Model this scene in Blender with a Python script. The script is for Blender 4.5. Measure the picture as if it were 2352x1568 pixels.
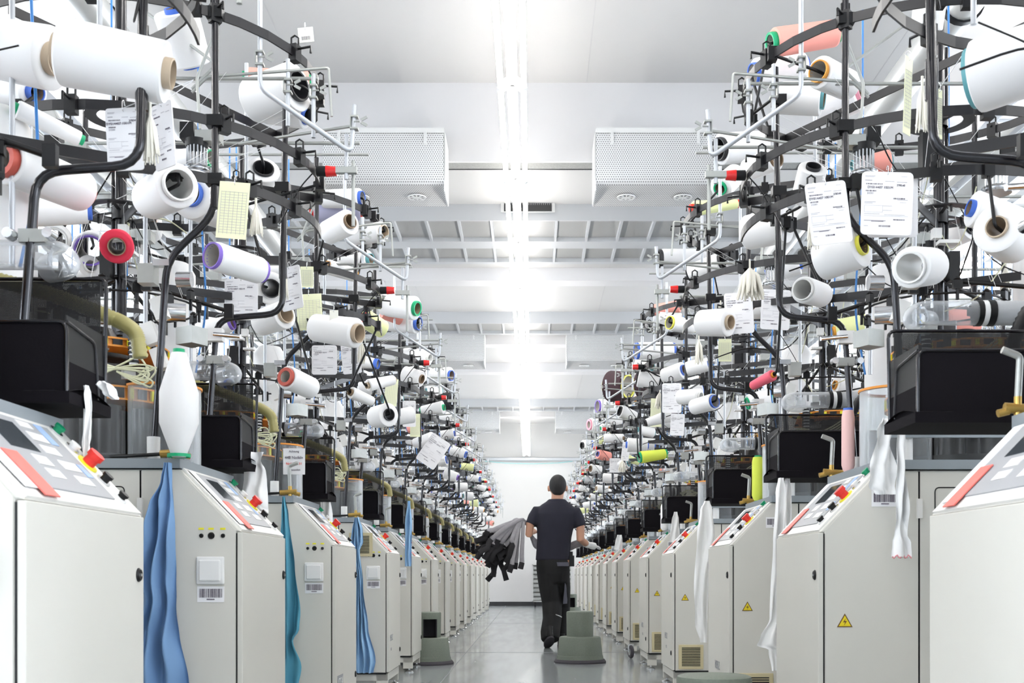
import bpy, math, random
from mathutils import Vector, Matrix
for o in list(bpy.data.objects): bpy.data.objects.remove(o)
SC = bpy.context.scene
COL = SC.collection
PI = math.pi
# ------------------------------------------------------------------ camera, world, exposure
FPX = 2600.0; VPX, VPY, EYE = 1222.0, 1320.0, 0.73
cam_d = bpy.data.cameras.new('camera'); cam = bpy.data.objects.new('camera', cam_d); COL.objects.link(cam)
cam.location = (0, 0, EYE); cam.rotation_euler = (PI/2, 0, 0)
cam_d.sensor_width = 36.0; cam_d.lens = 36.0*FPX/2352.0
cam_d.shift_x = -(VPX-1176.0)/2352.0; cam_d.shift_y = (VPY-784.0)/2352.0
cam_d.clip_start = 0.05; cam_d.clip_end = 200
cam_d.dof.use_dof = True; cam_d.dof.focus_distance = 6.0; cam_d.dof.aperture_fstop = 10.0
SC.camera = cam
w = bpy.data.worlds.new('world'); SC.world = w; w.use_nodes = True
w.node_tree.nodes['Background'].inputs[0].default_value = (0.9, 0.95, 1, 1)
w.node_tree.nodes['Background'].inputs[1].default_value = 1.0
SC.view_settings.view_transform = 'Standard'; SC.view_settings.look = 'None'
SC.view_settings.gamma = 1.0; SC.view_settings.use_curve_mapping = False
SC.view_settings.exposure = 0.78
TUBE_STRENGTH = 25.0
WINDOW_STRENGTH = 7.0

def W(px, py, Y): return Vector(((px-VPX)/FPX*Y, Y, EYE+(VPY-py)/FPX*Y))

# ------------------------------------------------------------------ materials
MATS = {}
def mat(name, col, rough=0.5, metal=0.0, emis=0.0, noise=0.0, nscale=8.0, spec=0.5, bump=0.0, coat=0.0):
    if name in MATS: return MATS[name]
    m = bpy.data.materials.new(name); m.use_nodes = True; nt = m.node_tree; b = nt.nodes['Principled BSDF']
    c = (col[0], col[1], col[2], 1)
    b.inputs['Base Color'].default_value = c; b.inputs['Roughness'].default_value = rough
    b.inputs['Metallic'].default_value = metal; b.inputs['Specular IOR Level'].default_value = spec
    if emis > 0:
        b.inputs['Emission Color'].default_value = c; b.inputs['Emission Strength'].default_value = emis
    if coat: b.inputs['Coat Weight'].default_value = coat
    tc = nt.nodes.new('ShaderNodeTexCoord'); nz = nt.nodes.new('ShaderNodeTexNoise')
    nz.inputs['Scale'].default_value = nscale; nz.inputs['Detail'].default_value = 4
    nt.links.new(tc.outputs['Object'], nz.inputs['Vector'])
    if noise > 0:
        mx = nt.nodes.new('ShaderNodeMix'); mx.data_type = 'RGBA'
        mx.inputs['A'].default_value = tuple(max(0, x*(1-noise)) for x in col)+(1,)
        mx.inputs['B'].default_value = tuple(min(1, x*(1+noise)) for x in col)+(1,)
        nt.links.new(nz.outputs['Fac'], mx.inputs['Factor']); nt.links.new(mx.outputs['Result'], b.inputs['Base Color'])
    if bump > 0:
        bp = nt.nodes.new('ShaderNodeBump'); bp.inputs['Strength'].default_value = bump
        nt.links.new(nz.outputs['Fac'], bp.inputs['Height']); nt.links.new(bp.outputs['Normal'], b.inputs['Normal'])
    MATS[name] = m; return m

def mat_clear(name, tint=(0.95, 0.97, 0.98), op=0.12, rough=0.08):
    m = bpy.data.materials.new(name); m.use_nodes = True; nt = m.node_tree; nt.nodes.clear()
    out = nt.nodes.new('ShaderNodeOutputMaterial'); mix = nt.nodes.new('ShaderNodeMixShader')
    tr = nt.nodes.new('ShaderNodeBsdfTransparent'); tr.inputs[0].default_value = (*tint, 1)
    gl = nt.nodes.new('ShaderNodeBsdfPrincipled'); gl.inputs['Base Color'].default_value = (0.8, 0.82, 0.84, 1); gl.inputs['Roughness'].default_value = rough
    lw = nt.nodes.new('ShaderNodeLayerWeight'); lw.inputs[0].default_value = 0.35
    mp = nt.nodes.new('ShaderNodeMapRange'); mp.inputs['To Min'].default_value = op; mp.inputs['To Max'].default_value = 0.85
    nt.links.new(lw.outputs['Facing'], mp.inputs['Value']); nt.links.new(mp.outputs[0], mix.inputs[0])
    nt.links.new(tr.outputs[0], mix.inputs[1]); nt.links.new(gl.outputs[0], mix.inputs[2]); nt.links.new(mix.outputs[0], out.inputs[0])
    MATS[name] = m; return m

def mat_mesh(name, col, scale, hole=0.3):
    """woven wire mesh: see-through square holes"""
    m = bpy.data.materials.new(name); m.use_nodes = True; nt = m.node_tree; b = nt.nodes['Principled BSDF']
    b.inputs['Base Color'].default_value = (*col, 1); b.inputs['Roughness'].default_value = 0.45
    tc = nt.nodes.new('ShaderNodeTexCoord'); sc = nt.nodes.new('ShaderNodeVectorMath'); sc.operation = 'SCALE'; sc.inputs['Scale'].default_value = scale
    nt.links.new(tc.outputs['Object'], sc.inputs[0]); fr = nt.nodes.new('ShaderNodeVectorMath'); fr.operation = 'FRACTION'
    nt.links.new(sc.outputs[0], fr.inputs[0]); sp = nt.nodes.new('ShaderNodeSeparateXYZ'); nt.links.new(fr.outputs[0], sp.inputs[0])
    ad = nt.nodes.new('ShaderNodeMath'); ad.operation = 'ADD'; nt.links.new(sp.outputs[0], ad.inputs[0]); nt.links.new(sp.outputs[1], ad.inputs[1])
    fr2 = nt.nodes.new('ShaderNodeMath'); fr2.operation = 'FRACT'; nt.links.new(ad.outputs[0], fr2.inputs[0])
    g1 = nt.nodes.new('ShaderNodeMath'); g1.operation = 'GREATER_THAN'; g1.inputs[1].default_value = 1-hole**0.5; nt.links.new(fr2.outputs[0], g1.inputs[0])
    g2 = nt.nodes.new('ShaderNodeMath'); g2.operation = 'GREATER_THAN'; g2.inputs[1].default_value = 1-hole**0.5; nt.links.new(sp.outputs[2], g2.inputs[0])
    mu = nt.nodes.new('ShaderNodeMath'); mu.operation = 'MULTIPLY'; nt.links.new(g1.outputs[0], mu.inputs[0]); nt.links.new(g2.outputs[0], mu.inputs[1])
    tr = nt.nodes.new('ShaderNodeBsdfTransparent'); mix = nt.nodes.new('ShaderNodeMixShader')
    nt.links.new(mu.outputs[0], mix.inputs[0]); nt.links.new(b.outputs[0], mix.inputs[1]); nt.links.new(tr.outputs[0], mix.inputs[2])
    nt.links.new(mix.outputs[0], nt.nodes['Material Output'].inputs[0]); MATS[name] = m; return m

def mat_dots(name, col, dark, sx, sz, r=0.32, axes=(0, 2)):
    """perforated sheet metal: round dark holes in a staggered grid"""
    m = bpy.data.materials.new(name); m.use_nodes = True; nt = m.node_tree; b = nt.nodes['Principled BSDF']; L = nt.links
    tc = nt.nodes.new('ShaderNodeTexCoord'); sp = nt.nodes.new('ShaderNodeSeparateXYZ'); L.new(tc.outputs['Object'], sp.inputs[0])
    def mth(op, a, bb=None):
        n = nt.nodes.new('ShaderNodeMath'); n.operation = op
        for i, v in enumerate((a, bb)):
            if v is None: continue
            if isinstance(v, (int, float)): n.inputs[i].default_value = v
            else: L.new(v, n.inputs[i])
        return n.outputs[0]
    X = mth('MULTIPLY', sp.outputs[axes[0]], sx); Z = mth('MULTIPLY', sp.outputs[axes[1]], sz)
    row = mth('FLOOR', Z); off = mth('MULTIPLY', mth('FLOORED_MODULO' if False else 'MODULO', mth('ABSOLUTE', row), 2.0), 0.5)
    fx = mth('SUBTRACT', mth('FRACT', mth('ADD', X, off)), 0.5); fz = mth('SUBTRACT', mth('FRACT', Z), 0.5)
    d = mth('SQRT', mth('ADD', mth('MULTIPLY', fx, fx), mth('MULTIPLY', fz, fz)))
    hole = mth('LESS_THAN', d, r)
    mx = nt.nodes.new('ShaderNodeMix'); mx.data_type = 'RGBA'; mx.inputs['A'].default_value = (*col, 1); mx.inputs['B'].default_value = (*dark, 1)
    L.new(hole, mx.inputs['Factor']); L.new(mx.outputs['Result'], b.inputs['Base Color']); b.inputs['Roughness'].default_value = 0.45
    MATS[name] = m; return m

M_paint = mat('cabinet_paint', (0.68, 0.665, 0.61), 0.42, noise=0.03, nscale=3, bump=0.02)
M_paint2 = mat('panel_paint', (0.80, 0.79, 0.76), 0.4)
M_slab = mat('worktop_grey', (0.33, 0.37, 0.40), 0.35, metal=0.3, noise=0.06)
M_dark = mat('dark_bar', (0.009, 0.0085, 0.0105), 0.36, metal=0.1, noise=0.25, nscale=30)
M_black = mat('black_plastic', (0.005, 0.005, 0.006), 0.4, spec=0.35)
M_pipe = mat('black_pipe', (0.010, 0.009, 0.012), 0.22, metal=0.35, coat=0.3)
M_steel = mat('bright_steel', (0.72, 0.73, 0.75), 0.22, metal=1.0)
M_rod = mat('silver_rod', (0.50, 0.52, 0.55), 0.36, metal=0.5)
M_alu = mat('cast_aluminium', (0.40, 0.41, 0.39), 0.4, metal=0.6, noise=0.1, nscale=40)
M_white = mat('white_plastic', (0.83, 0.83, 0.82), 0.35)
M_paper = mat('paper_white', (0.86, 0.855, 0.87), 0.7)
M_yellowpaper = mat('paper_yellow', (0.83, 0.85, 0.58), 0.75)
M_redstick = mat('red_sticker', (0.80, 0.17, 0.14), 0.5, noise=0.08, nscale=60)
M_red = mat('red_button', (0.80, 0.035, 0.025), 0.3)
M_lamp = mat('red_lens', (0.75, 0.01, 0.01), 0.15, coat=0.5)
M_green = mat('green_button', (0.0, 0.28, 0.12), 0.35)
M_yellow = mat('yellow_label', (0.85, 0.78, 0.03), 0.5)
M_orange = mat('orange_ring', (0.80, 0.30, 0.03), 0.45)
M_greypanel = mat('membrane_grey', (0.36, 0.37, 0.39), 0.45)
M_key = mat('membrane_key', (0.78, 0.77, 0.76), 0.5)
M_keyb = mat('membrane_key_blue', (0.35, 0.5, 0.75), 0.5)
M_screen = mat('display_dark', (0.06, 0.07, 0.08), 0.12)
M_beige = mat('beige_vent', (0.62, 0.54, 0.33), 0.5)
M_ink = mat('ink', (0.10, 0.08, 0.12), 0.6)
M_inkl = mat('ink_light', (0.42, 0.40, 0.44), 0.6)
M_brass = mat('brass', (0.55, 0.36, 0.10), 0.35, metal=0.8, noise=0.2, nscale=50)
M_cable = mat('cream_cable', (0.62, 0.62, 0.42), 0.5)
M_hose = mat('olive_hose', (0.36, 0.32, 0.12), 0.4)
M_ghose = mat('grey_hose', (0.42, 0.43, 0.44), 0.4)
M_cloth_k = mat('black_cloth', (0.006, 0.005, 0.007), 0.9, spec=0.15, bump=0.3, nscale=200)
M_drum = mat('dark_drum', (0.02, 0.018, 0.017), 0.3, metal=0.5, noise=0.4, nscale=25)
M_clear = mat_clear('clear_acrylic', op=0.07)
M_elbow = mat_clear('clear_duct', tint=(0.93, 0.94, 0.95), op=0.16)
M_mesh = mat_mesh('black_mesh', (0.006, 0.006, 0.007), 330, 0.30)
M_bag = mat('white_bag', (0.86, 0.85, 0.84), 0.8, noise=0.03, nscale=20)
M_wht = mat('warning_yellow', (0.85, 0.68, 0.02), 0.4)
M_brown = mat('warning_brown', (0.16, 0.07, 0.02), 0.5)

# ------------------------------------------------------------------ mesh builder
class MB:
    def __init__(s, tf=None, flip=False):
        s.v = []; s.f = []; s.mi = []; s.sm = []; s.cur = 0; s.tf = tf; s.flip = flip
    def add(s, vs, fs, smooth=False):
        b = len(s.v); s.v += [Vector(x) for x in vs]
        for f in fs: s.f.append([b+i for i in f]); s.mi.append(s.cur); s.sm.append(smooth)
    def box(s, c, d, R=None):
        hx, hy, hz = d[0]/2, d[1]/2, d[2]/2; c = Vector(c)
        vs = [Vector((x, y, z)) for x in (-hx, hx) for y in (-hy, hy) for z in (-hz, hz)]
        if R: vs = [R @ v for v in vs]
        s.add([c+v for v in vs], [(0, 1, 3, 2), (4, 6, 7, 5), (0, 4, 5, 1), (2, 3, 7, 6), (0, 2, 6, 4), (1, 5, 7, 3)])
        return s
    def bx(s, a, b):
        return s.box([(a[i]+b[i])/2 for i in range(3)], [abs(b[i]-a[i]) for i in range(3)])
    def tube(s, path, r, n=8, caps=True, ell=None):
        P = [Vector(p) for p in path]; k = len(P); rs = r if isinstance(r, (list, tuple)) else [r]*k
        T = []
        for i in range(k):
            t = P[min(i+1, k-1)]-P[max(i-1, 0)]
            T.append(t.normalized() if t.length > 1e-9 else Vector((0, 0, 1)))
        up = Vector((0, 0, 1)) if abs(T[0].z) < 0.9 else Vector((1, 0, 0))
        N = T[0].cross(up).normalized(); vs = []
        for i in range(k):
            N = (N-T[i]*N.dot(T[i])); N = N.normalized() if N.length > 1e-6 else T[i].orthogonal().normalized()
            B = T[i].cross(N)
            for j in range(n):
                a = 2*PI*j/n; vs.append(P[i]+(N*math.cos(a)+B*math.sin(a))*rs[i])
        fs = [(i*n+j, i*n+(j+1) % n, (i+1)*n+(j+1) % n, (i+1)*n+j) for i in range(k-1) for j in range(n)]
        s.add(vs, fs, True)
        if caps:
            s.add(vs[:n], [tuple(range(n))[::-1]]); s.add(vs[-n:], [tuple(range(n))])
        return s
    def lathe(s, prof, o=(0, 0, 0), axis=(0, 0, 1), n=24, a0=0, a1=2*PI, ang=35):
        o = Vector(o); A = Vector(axis).normalized(); U = A.orthogonal().normalized()
        if abs(A.z) > 0.99: U = Vector((1, 0, 0))
        V = A.cross(U); full = abs(a1-a0-2*PI) < 1e-6; m = n if full else n+1
        def ring(p): return [o+A*p[1]+(U*math.cos(a0+(a1-a0)*j/n)+V*math.sin(a0+(a1-a0)*j/n))*p[0] for j in range(m)]
        runs = []; cur = [prof[0]]
        for i in range(1, len(prof)):
            cur.append(prof[i])
            if i < len(prof)-1:
                d1 = math.atan2(prof[i][1]-prof[i-1][1], prof[i][0]-prof[i-1][0]); d2 = math.atan2(prof[i+1][1]-prof[i][1], prof[i+1][0]-prof[i][0])
                dd = abs((d2-d1+PI) % (2*PI)-PI)
                if math.degrees(dd) > ang: runs.append(cur); cur = [prof[i]]
        runs.append(cur)
        for rn in runs:
            vs = []
            for p in rn: vs += ring(p)
            fs = []
            for i in range(len(rn)-1):
                for j in range(n):
                    j2 = (j+1) % m if full else j+1
                    fs.append((i*m+j, i*m+j2, (i+1)*m+j2, (i+1)*m+j))
            s.add(vs, fs, True)
        return s
    def prism(s, poly, axis, a, b):
        """poly of 2-D points in the two axes other than axis"""
        def mk(p, t):
            q = list(p); q.insert(axis, t); return q
        n = len(poly); vs = [mk(p, a) for p in poly]+[mk(p, b) for p in poly]
        s.add(vs, [tuple(range(n)), tuple(range(2*n-1, n-1, -1))]+[(i, i+n, (i+1) % n+n, (i+1) % n) for i in range(n)])
        return s
    def grid(s, rows, smooth=True):
        n = len(rows[0]); vs = [v for r in rows for v in r]
        s.add(vs, [(i*n+j, i*n+j+1, (i+1)*n+j+1, (i+1)*n+j) for i in range(len(rows)-1) for j in range(n-1)], smooth); return s
    def arc(s, c, r, a0, a1, h, t, n=28):
        """flat bar bent on edge to a horizontal arc; angle 0 points to the aisle (-x)"""
        vs = []
        for i in range(n+1):
            a = a0+(a1-a0)*i/n
            for rr, zz in ((r-t/2, -h/2), (r+t/2, -h/2), (r+t/2, h/2), (r-t/2, h/2)):
                vs.append((c[0]-rr*math.cos(a), c[1]+rr*math.sin(a), c[2]+zz))
        fs = [(i*4+k, i*4+(k+1) % 4, (i+1)*4+(k+1) % 4, (i+1)*4+k) for i in range(n) for k in range(4)]
        fs += [(0, 1, 2, 3), (n*4+3, n*4+2, n*4+1, n*4)]
        s.add(vs, fs, False); return s
    def mesh(s, name, mats):
        vs = [s.tf(v) for v in s.v] if s.tf else s.v
        fs = [f[::-1] for f in s.f] if s.flip else s.f
        me = bpy.data.meshes.new(name); me.from_pydata([tuple(v) for v in vs], [], fs)
        for m in (mats if isinstance(mats, (list, tuple)) else [mats]): me.materials.append(m)
        me.polygons.foreach_set('material_index', s.mi); me.polygons.foreach_set('use_smooth', s.sm); me.update()
        return me
    def obj(s, name, mats, parent=None, loc=None):
        o = bpy.data.objects.new(name, s.mesh(name, mats)); COL.objects.link(o)
        if parent: o.parent = parent
        if loc: o.location = loc
        return o

def fillet(pts, r, n=5):
    P = [Vector(p) for p in pts]; out = [P[0]]
    for i in range(1, len(P)-1):
        a, b, c = P[i-1], P[i], P[i+1]; d1 = (a-b); d2 = (c-b); rr = min(r, d1.length*0.45, d2.length*0.45)
        p, q = b+d1.normalized()*rr, b+d2.normalized()*rr
        for k in range(n+1):
            t = k/n; out.append(p*(1-t)**2+b*2*t*(1-t)+q*t*t)
    out.append(P[-1]); return out

def tag(o, label, cat, group=None, kind=None):
    if label: o['label'] = label
    if cat: o['category'] = cat
    if group: o['group'] = group
    if kind: o['kind'] = kind
    return o
def struct(o): o['kind'] = 'structure'; return o
def empty(name, loc, label=None, cat=None, group=None):
    o = bpy.data.objects.new(name, None); COL.objects.link(o); o.location = loc; o.empty_display_size = 0.05
    tag(o, label, cat, group); return o
def copy_tree(o, parent=None):
    c = o.copy(); COL.objects.link(c)
    if parent: c.parent = parent
    for ch in list(o.children): copy_tree(ch, c)
    return c
def text_obj(name, body, size, loc, rot, m, parent, ax='CENTER'):
    cu = bpy.data.curves.new('txt', 'FONT'); cu.body = body; cu.size = size; cu.align_x = ax; cu.align_y = 'CENTER'; cu.extrude = 0.0004
    t = bpy.data.objects.new('txt', cu); COL.objects.link(t)
    me = bpy.data.meshes.new_from_object(t); bpy.data.objects.remove(t)
    me.materials.clear(); me.materials.append(m)
    o = bpy.data.objects.new(name, me); COL.objects.link(o); o.location = loc; o.rotation_euler = rot
    if parent: o.parent = parent
    return o
ORD = ['nearest', 'second', 'third', 'fourth', 'fifth', 'sixth', 'seventh', 'eighth', 'ninth', 'tenth', 'eleventh', 'twelfth', 'thirteenth', 'fourteenth']

# ------------------------------------------------------------------ room shell
XL, XR, YB, YF = -7.2, 7.2, -5.0, 26.7
ZC1, ZC2 = 4.78, 4.31
M_floor = mat('floor_epoxy', (0.33, 0.355, 0.365), 0.13, noise=0.05, nscale=0.7)
nt = M_floor.node_tree
nz = nt.nodes.new('ShaderNodeTexNoise'); nz.inputs['Scale'].default_value = 3.0
mpg = nt.nodes.new('ShaderNodeMapping'); mpg.inputs['Scale'].default_value = (3, 0.3, 1)
tcn = nt.nodes.new('ShaderNodeTexCoord'); nt.links.new(tcn.outputs['Object'], mpg.inputs[0]); nt.links.new(mpg.outputs[0], nz.inputs['Vector'])
mr = nt.nodes.new('ShaderNodeMapRange'); mr.inputs['To Min'].default_value = 0.07; mr.inputs['To Max'].default_value = 0.22
nt.links.new(nz.outputs['Fac'], mr.inputs['Value']); nt.links.new(mr.outputs[0], nt.nodes['Principled BSDF'].inputs['Roughness'])
M_wall = mat('wall_white', (0.66, 0.65, 0.63), 0.7, noise=0.03, nscale=1.5)
M_wall2 = mat('wall_lower', (0.50, 0.485, 0.47), 0.6, noise=0.04, nscale=6)
M_ceil = mat('ceiling_grey', (0.54, 0.53, 0.52), 0.75, noise=0.02, nscale=2)
M_beam = mat('beam_white', (0.62, 0.61, 0.61), 0.6, noise=0.02, nscale=2)
M_base = mat('baseboard_black', (0.02, 0.02, 0.022), 0.4)
M_seam = mat('joint_grey', (0.2, 0.21, 0.215), 0.4)

f = MB().bx((XL, YB, -0.1), (XR, YF, 0)).obj('floor', M_floor); struct(f)
j = MB()
for y in (4.2, 10.66, 17.1): j.bx((XL, y-0.006, 0.0), (XR, y+0.006, 0.0015))
for x in (-0.62, 3.2, -4.4): j.bx((x-0.004, YB, 0.0), (x+0.004, YF, 0.0014))
j.obj('floor_joints', M_seam, f)
wb = MB().bx((XL, YF, 0), (XR, YF+0.2, 5.0)).obj('wall_back', mat('wall_back_white', (0.50, 0.49, 0.47), 0.7, noise=0.03, nscale=1.5)); struct(wb)
MB().bx((XL, YF-0.012, 0.1), (XR, YF, 0.97)).obj('dado_panel', M_wall2, wb)
struct(MB().bx((XL, YB-0.2, 0), (XR, YB, 0.9)).bx((XL, YB-0.2, 3.5), (XR, YB, 5.0)).bx((XL, YB-0.2, 0.9), (XL+0.6, YB, 3.5)).bx((XR-0.6, YB-0.2, 0.9), (XR, YB, 3.5)).obj('wall_front', M_wall))
struct(MB().bx((XL, YF-0.03, 0), (XR, YF-0.012, 0.1)).obj('baseboard_back', M_base))
ce = MB().bx((XL, YB, ZC1), (XR, 9.33, ZC1+0.2)).bx((XL, 9.33, ZC2), (XR, YF, ZC2+0.2)).obj('ceiling', M_ceil); struct(ce)
sm = MB()
for x in (-4.3, -1.9, 0.45, 2.8, 5.2):
    sm.bx((x-0.004, YB, ZC1-0.002), (x+0.004, 9.3, ZC1)); sm.bx((x+0.45, 9.5, ZC2-0.002), (x+0.456, YF, ZC2))
sm.obj('ceiling_joints', mat('ceiling_joint', (0.5, 0.49, 0.49), 0.7), ce)
def beam(y, t, zb, zt):
    return struct(MB().bx((XL, y, zb), (XR, y+t, zt)).obj('trim_'+str(beam.n), M_beam))
beam.n = 1
b1 = beam(9.32, 0.02, 4.13, ZC1+0.02); beam.n += 1
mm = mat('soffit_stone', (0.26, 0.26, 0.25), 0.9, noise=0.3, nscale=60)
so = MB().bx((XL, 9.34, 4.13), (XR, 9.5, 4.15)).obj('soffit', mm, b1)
q = MB().bx((XL, 9.485, 4.126), (XR, 9.5, 4.14))
for k in range(10): q.bx((-6.05+k*1.18, 9.34, 4.128), (-6.042+k*1.18, 9.5, 4.14))
q.obj('soffit_joint', M_base, so)
for y, zb in ((13.2, 4.16), (16.7, 4.13), (19.1, 4.15), (24.35, 4.13)):
    beam(y, 0.25, zb, ZC2+0.02); beam.n += 1
for k, y in enumerate((1.6, 5.4)): pass
# side walls with window bands
M_glassd = mat('window_daylight', (0.84, 0.91, 1.0), 0.3, emis=WINDOW_STRENGTH)
for s, nm in ((-1, 'left'), (1, 'right')):
    x = XL if s < 0 else XR; x2 = x+s*0.2
    wl = MB().bx((x, YB, 0), (x2, YF, 1.1)).bx((x, YB, 3.3), (x2, YF, 5.0))
    ys = [YB+i*2.6 for i in range(13)]
    for y in ys: wl.bx((x, y, 1.1), (x2, min(y+0.5, YF), 3.3))
    wo = struct(wl.obj('wall_'+nm, M_wall))
    for i, y in enumerate(ys[:-1]):
        fr = MB(); a, b = y+0.5, min(y+2.6, YF)
        fr.bx((x, a, 1.1), (x2, a+0.06, 3.3)).bx((x, b-0.06, 1.1), (x2, b, 3.3)).bx((x, a, 1.1), (x2, b, 1.16)).bx((x, a, 3.24), (x2, b, 3.3)).bx((x, (a+b)/2-0.03, 1.1), (x2, (a+b)/2+0.03, 3.3))
        fo = struct(fr.obj('window_%d' % (i+1+(0 if s < 0 else 12)), M_white))
        MB().bx((x+s*0.1, a+0.06, 1.16), (x+s*0.12, b-0.06, 3.24)).obj('pane', M_glassd, fo)

for i in range(6):  # unseen glowing windows behind the camera, added to brighten camera-facing sides
    a = XL+0.6+i*2.2; b = a+2.2; fr = MB()
    fr.bx((a, YB-0.2, 0.9), (a+0.06, YB, 3.5)).bx((b-0.06, YB-0.2, 0.9), (b, YB, 3.5)).bx((a, YB-0.2, 0.9), (b, YB, 0.96)).bx((a, YB-0.2, 3.44), (b, YB, 3.5))
    fo = struct(fr.obj('window_%d' % (25+i), M_white)); MB().bx((a+0.06, YB-0.12, 0.96), (b-0.06, YB-0.1, 3.44)).obj('pane', mat('added_pane_glow', (0.86, 0.93, 1.0), 0.3, emis=0.5), fo)
# ------------------------------------------------------------------ fluorescent light lines
M_tube = mat('tube_glow', (1.0, 0.975, 0.94), 0.3, emis=TUBE_STRENGTH)
M_hous = mat('lamp_housing', (0.85, 0.85, 0.85), 0.4)
LAMPZ = EYE+2.80
def lamp_fixture():
    r = empty('light_fixture', (0, 0, 0))
    MB().bx((-0.03, 0, 0.0), (0.03, 1.515, 0.06)).obj('housing', M_hous, r)
    e = MB()
    for y in (0.008, 1.507):
        e.prism([(-0.085, -0.02), (-0.06, -0.035), (0, 0.005), (0.06, -0.035), (0.085, -0.02), (0.07, 0.01), (0.03, 0.045), (-0.03, 0.045), (-0.07, 0.01)], 1, y-0.008, y+0.008)
    e.obj('end_bracket', M_hous, r)
    for x in (-0.066, 0.066):
        MB().tube([(x, 0.02, -0.015), (x, 0.76, -0.015), (x, 1.495, -0.015)], 0.016, 10).obj('fluorescent_tube', M_tube, r)
    MB().bx((-0.004, 0.75, 0.06), (0.004, 0.758, 0.62)).obj('hanger', M_steel, r)
    return r
L0 = lamp_fixture(); first = True
for x, nm, y0, n in ((-0.11, 'central aisle', 0.37, 17), (-4.35, 'left side aisle', -2.6, 18), (4.25, 'right side aisle', -2.6, 18)):
    for k in range(n):
        y = y0+1.53*k
        if y+1.53 > YF-0.25: continue
        o = L0 if first else copy_tree(L0); first = False
        o.location = (x+ (-0.0007*y if x == -0.11 else 0), y, LAMPZ if x == -0.11 else 3.75)
        q = ORD[k]+' from the camera' if k < 14 else ['third from the far wall', 'second from the far wall', 'last before the far wall', 'very last at the end'][k-14]
        tag(o, 'twin tube ceiling light over the %s, %s' % (nm, q), 'light', 'fluorescent light lines')
# two more behind the camera keep the line going
for k in (1, 2):
    o = copy_tree(L0); o.location = (-0.11, 0.37-1.53*k, LAMPZ); tag(o, 'twin tube ceiling light over the central aisle, %s behind the camera' % ('first', 'second')[k-1], 'light', 'fluorescent light lines')

# ------------------------------------------------------------------ air units on the beams
M_perf = mat_dots('perforated_white', (0.62, 0.62, 0.615), (0.18, 0.18, 0.18), 55, 62, 0.27)
M_perf2 = mat_dots('perforated_under', (0.58, 0.575, 0.57), (0.2, 0.2, 0.2), 55, 62, 0.27, axes=(0, 1))
M_unit = mat('unit_white', (0.64, 0.64, 0.63), 0.45)
def air_unit():
    r = empty('air_unit', (0, 0, 0))
    MB().bx((-0.475, 0.0, 0.44), (0.475, 0.35, 0.49)).bx((-0.485, 0.02, 0.0), (-0.475, 0.4, 0.46)).bx((0.475, 0.02, 0.0), (0.485, 0.4, 0.46)).bx((-0.475, 0.1, 0.11), (0.475, 0.4, 0.45)).obj('casing', M_unit, r)
    g = MB(); rows = []
    for (y, z) in ((0.0, 0.45), (0.0, 0.12), (0.01, 0.09), (0.03, 0.068), (0.06, 0.055)): rows.append([Vector((-0.475, y, z)), Vector((0.475, y, z))])
    g.grid(rows); g.obj('front_grille', M_perf, r)
    MB().grid([[Vector((-0.475, 0.06, 0.055)), Vector((0.475, 0.06, 0.055))], [Vector((-0.475, 0.4, 0.0)), Vector((0.475, 0.4, 0.0))]]).obj('underside_grille', M_perf2, r)
    for x in (-0.22, 0.24):
        v = MB(); v.lathe([(0.0, 0), (0.02, 0.0), (0.02, 0.006), (0.0, 0.006)], (x, 0.24, 0.018), n=14)
        v.lathe([(0.062, 0), (0.075, 0), (0.075, 0.008), (0.062, 0.008), (0.062, 0)], (x, 0.24, 0.016), n=20)
        for q in range(8):
            a = q*PI/4; v.box((x+0.04*math.cos(a), 0.24+0.04*math.sin(a), 0.019), (0.045, 0.012, 0.005), Matrix.Rotation(a, 3, 'Z'))
        v.cur = 1; v.lathe([(0.0, 0), (0.066, 0)], (x, 0.24, 0.0215), n=20)
        v.obj('round_diffuser', [M_unit, M_black], r)
    for x in (-0.35, 0.33): MB().bx((x-0.012, -0.012, 0.36), (x+0.012, 0.0, 0.46)).obj('clip', M_unit, r)
    return r
U0 = air_unit(); first = True
for y, w_ in ((8.91, 'nearest pair'), (16.29, 'middle pair'), (23.94, 'farthest pair')):
    for x, sd in ((-1.17, 'left'), (0.98, 'right'), (-5.3, 'far left'), (5.2, 'far right')):
        o = U0 if first else copy_tree(U0); first = False; o.location = (x, y, EYE+3.03)
        tag(o, 'white perforated air unit hung from beam, %s of the %s' % (sd, w_), 'air conditioner', 'ceiling air units')
# louvred metal strips hanging below the ceiling
M_louv = mat_dots('louvre_mesh', (0.36, 0.36, 0.35), (0.2, 0.2, 0.2), 70, 70, 0.3, axes=(0, 1))
M_flange = mat('strip_flange', (0.48, 0.49, 0.50), 0.4, metal=0.2)
def louvre(y0, n, zb, lab):
    r = empty('ceiling_grille', (0, y0, zb), lab, 'ceiling grille', 'louvred ceiling strips')
    fl = MB(); d = 0.52
    for k in range(n+1):
        yy = k*(d+0.25); fl.bx((XL, yy, 0), (XR, yy+(0.25 if k < n and k > 0 else 0.06), 0.07))
    fl.bx((XL, -0.02, -0.03), (XR, 0.0, 0.135)); fl.bx((XL, n*(d+0.25)+0.06, 0.0), (XR, n*(d+0.25)+0.08, 0.135))
    fl.obj('flange', M_flange, r)
    for k in range(n):
        a = k*(d+0.25)+(0.25 if k > 0 else 0.06)
        MB().bx((XL, a, 0.045), (XR, (k+1)*(d+0.25), 0.05)).obj('louvre_sheet', M_louv, r)
        ru = MB(); x = -3.6
        while x < 3.7: ru.bx((x-0.012, a, 0.0), (x+0.012, (k+1)*(d+0.25), 0.045)); x += 0.32
        ru.obj('cross_rail', M_flange, r)
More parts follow.
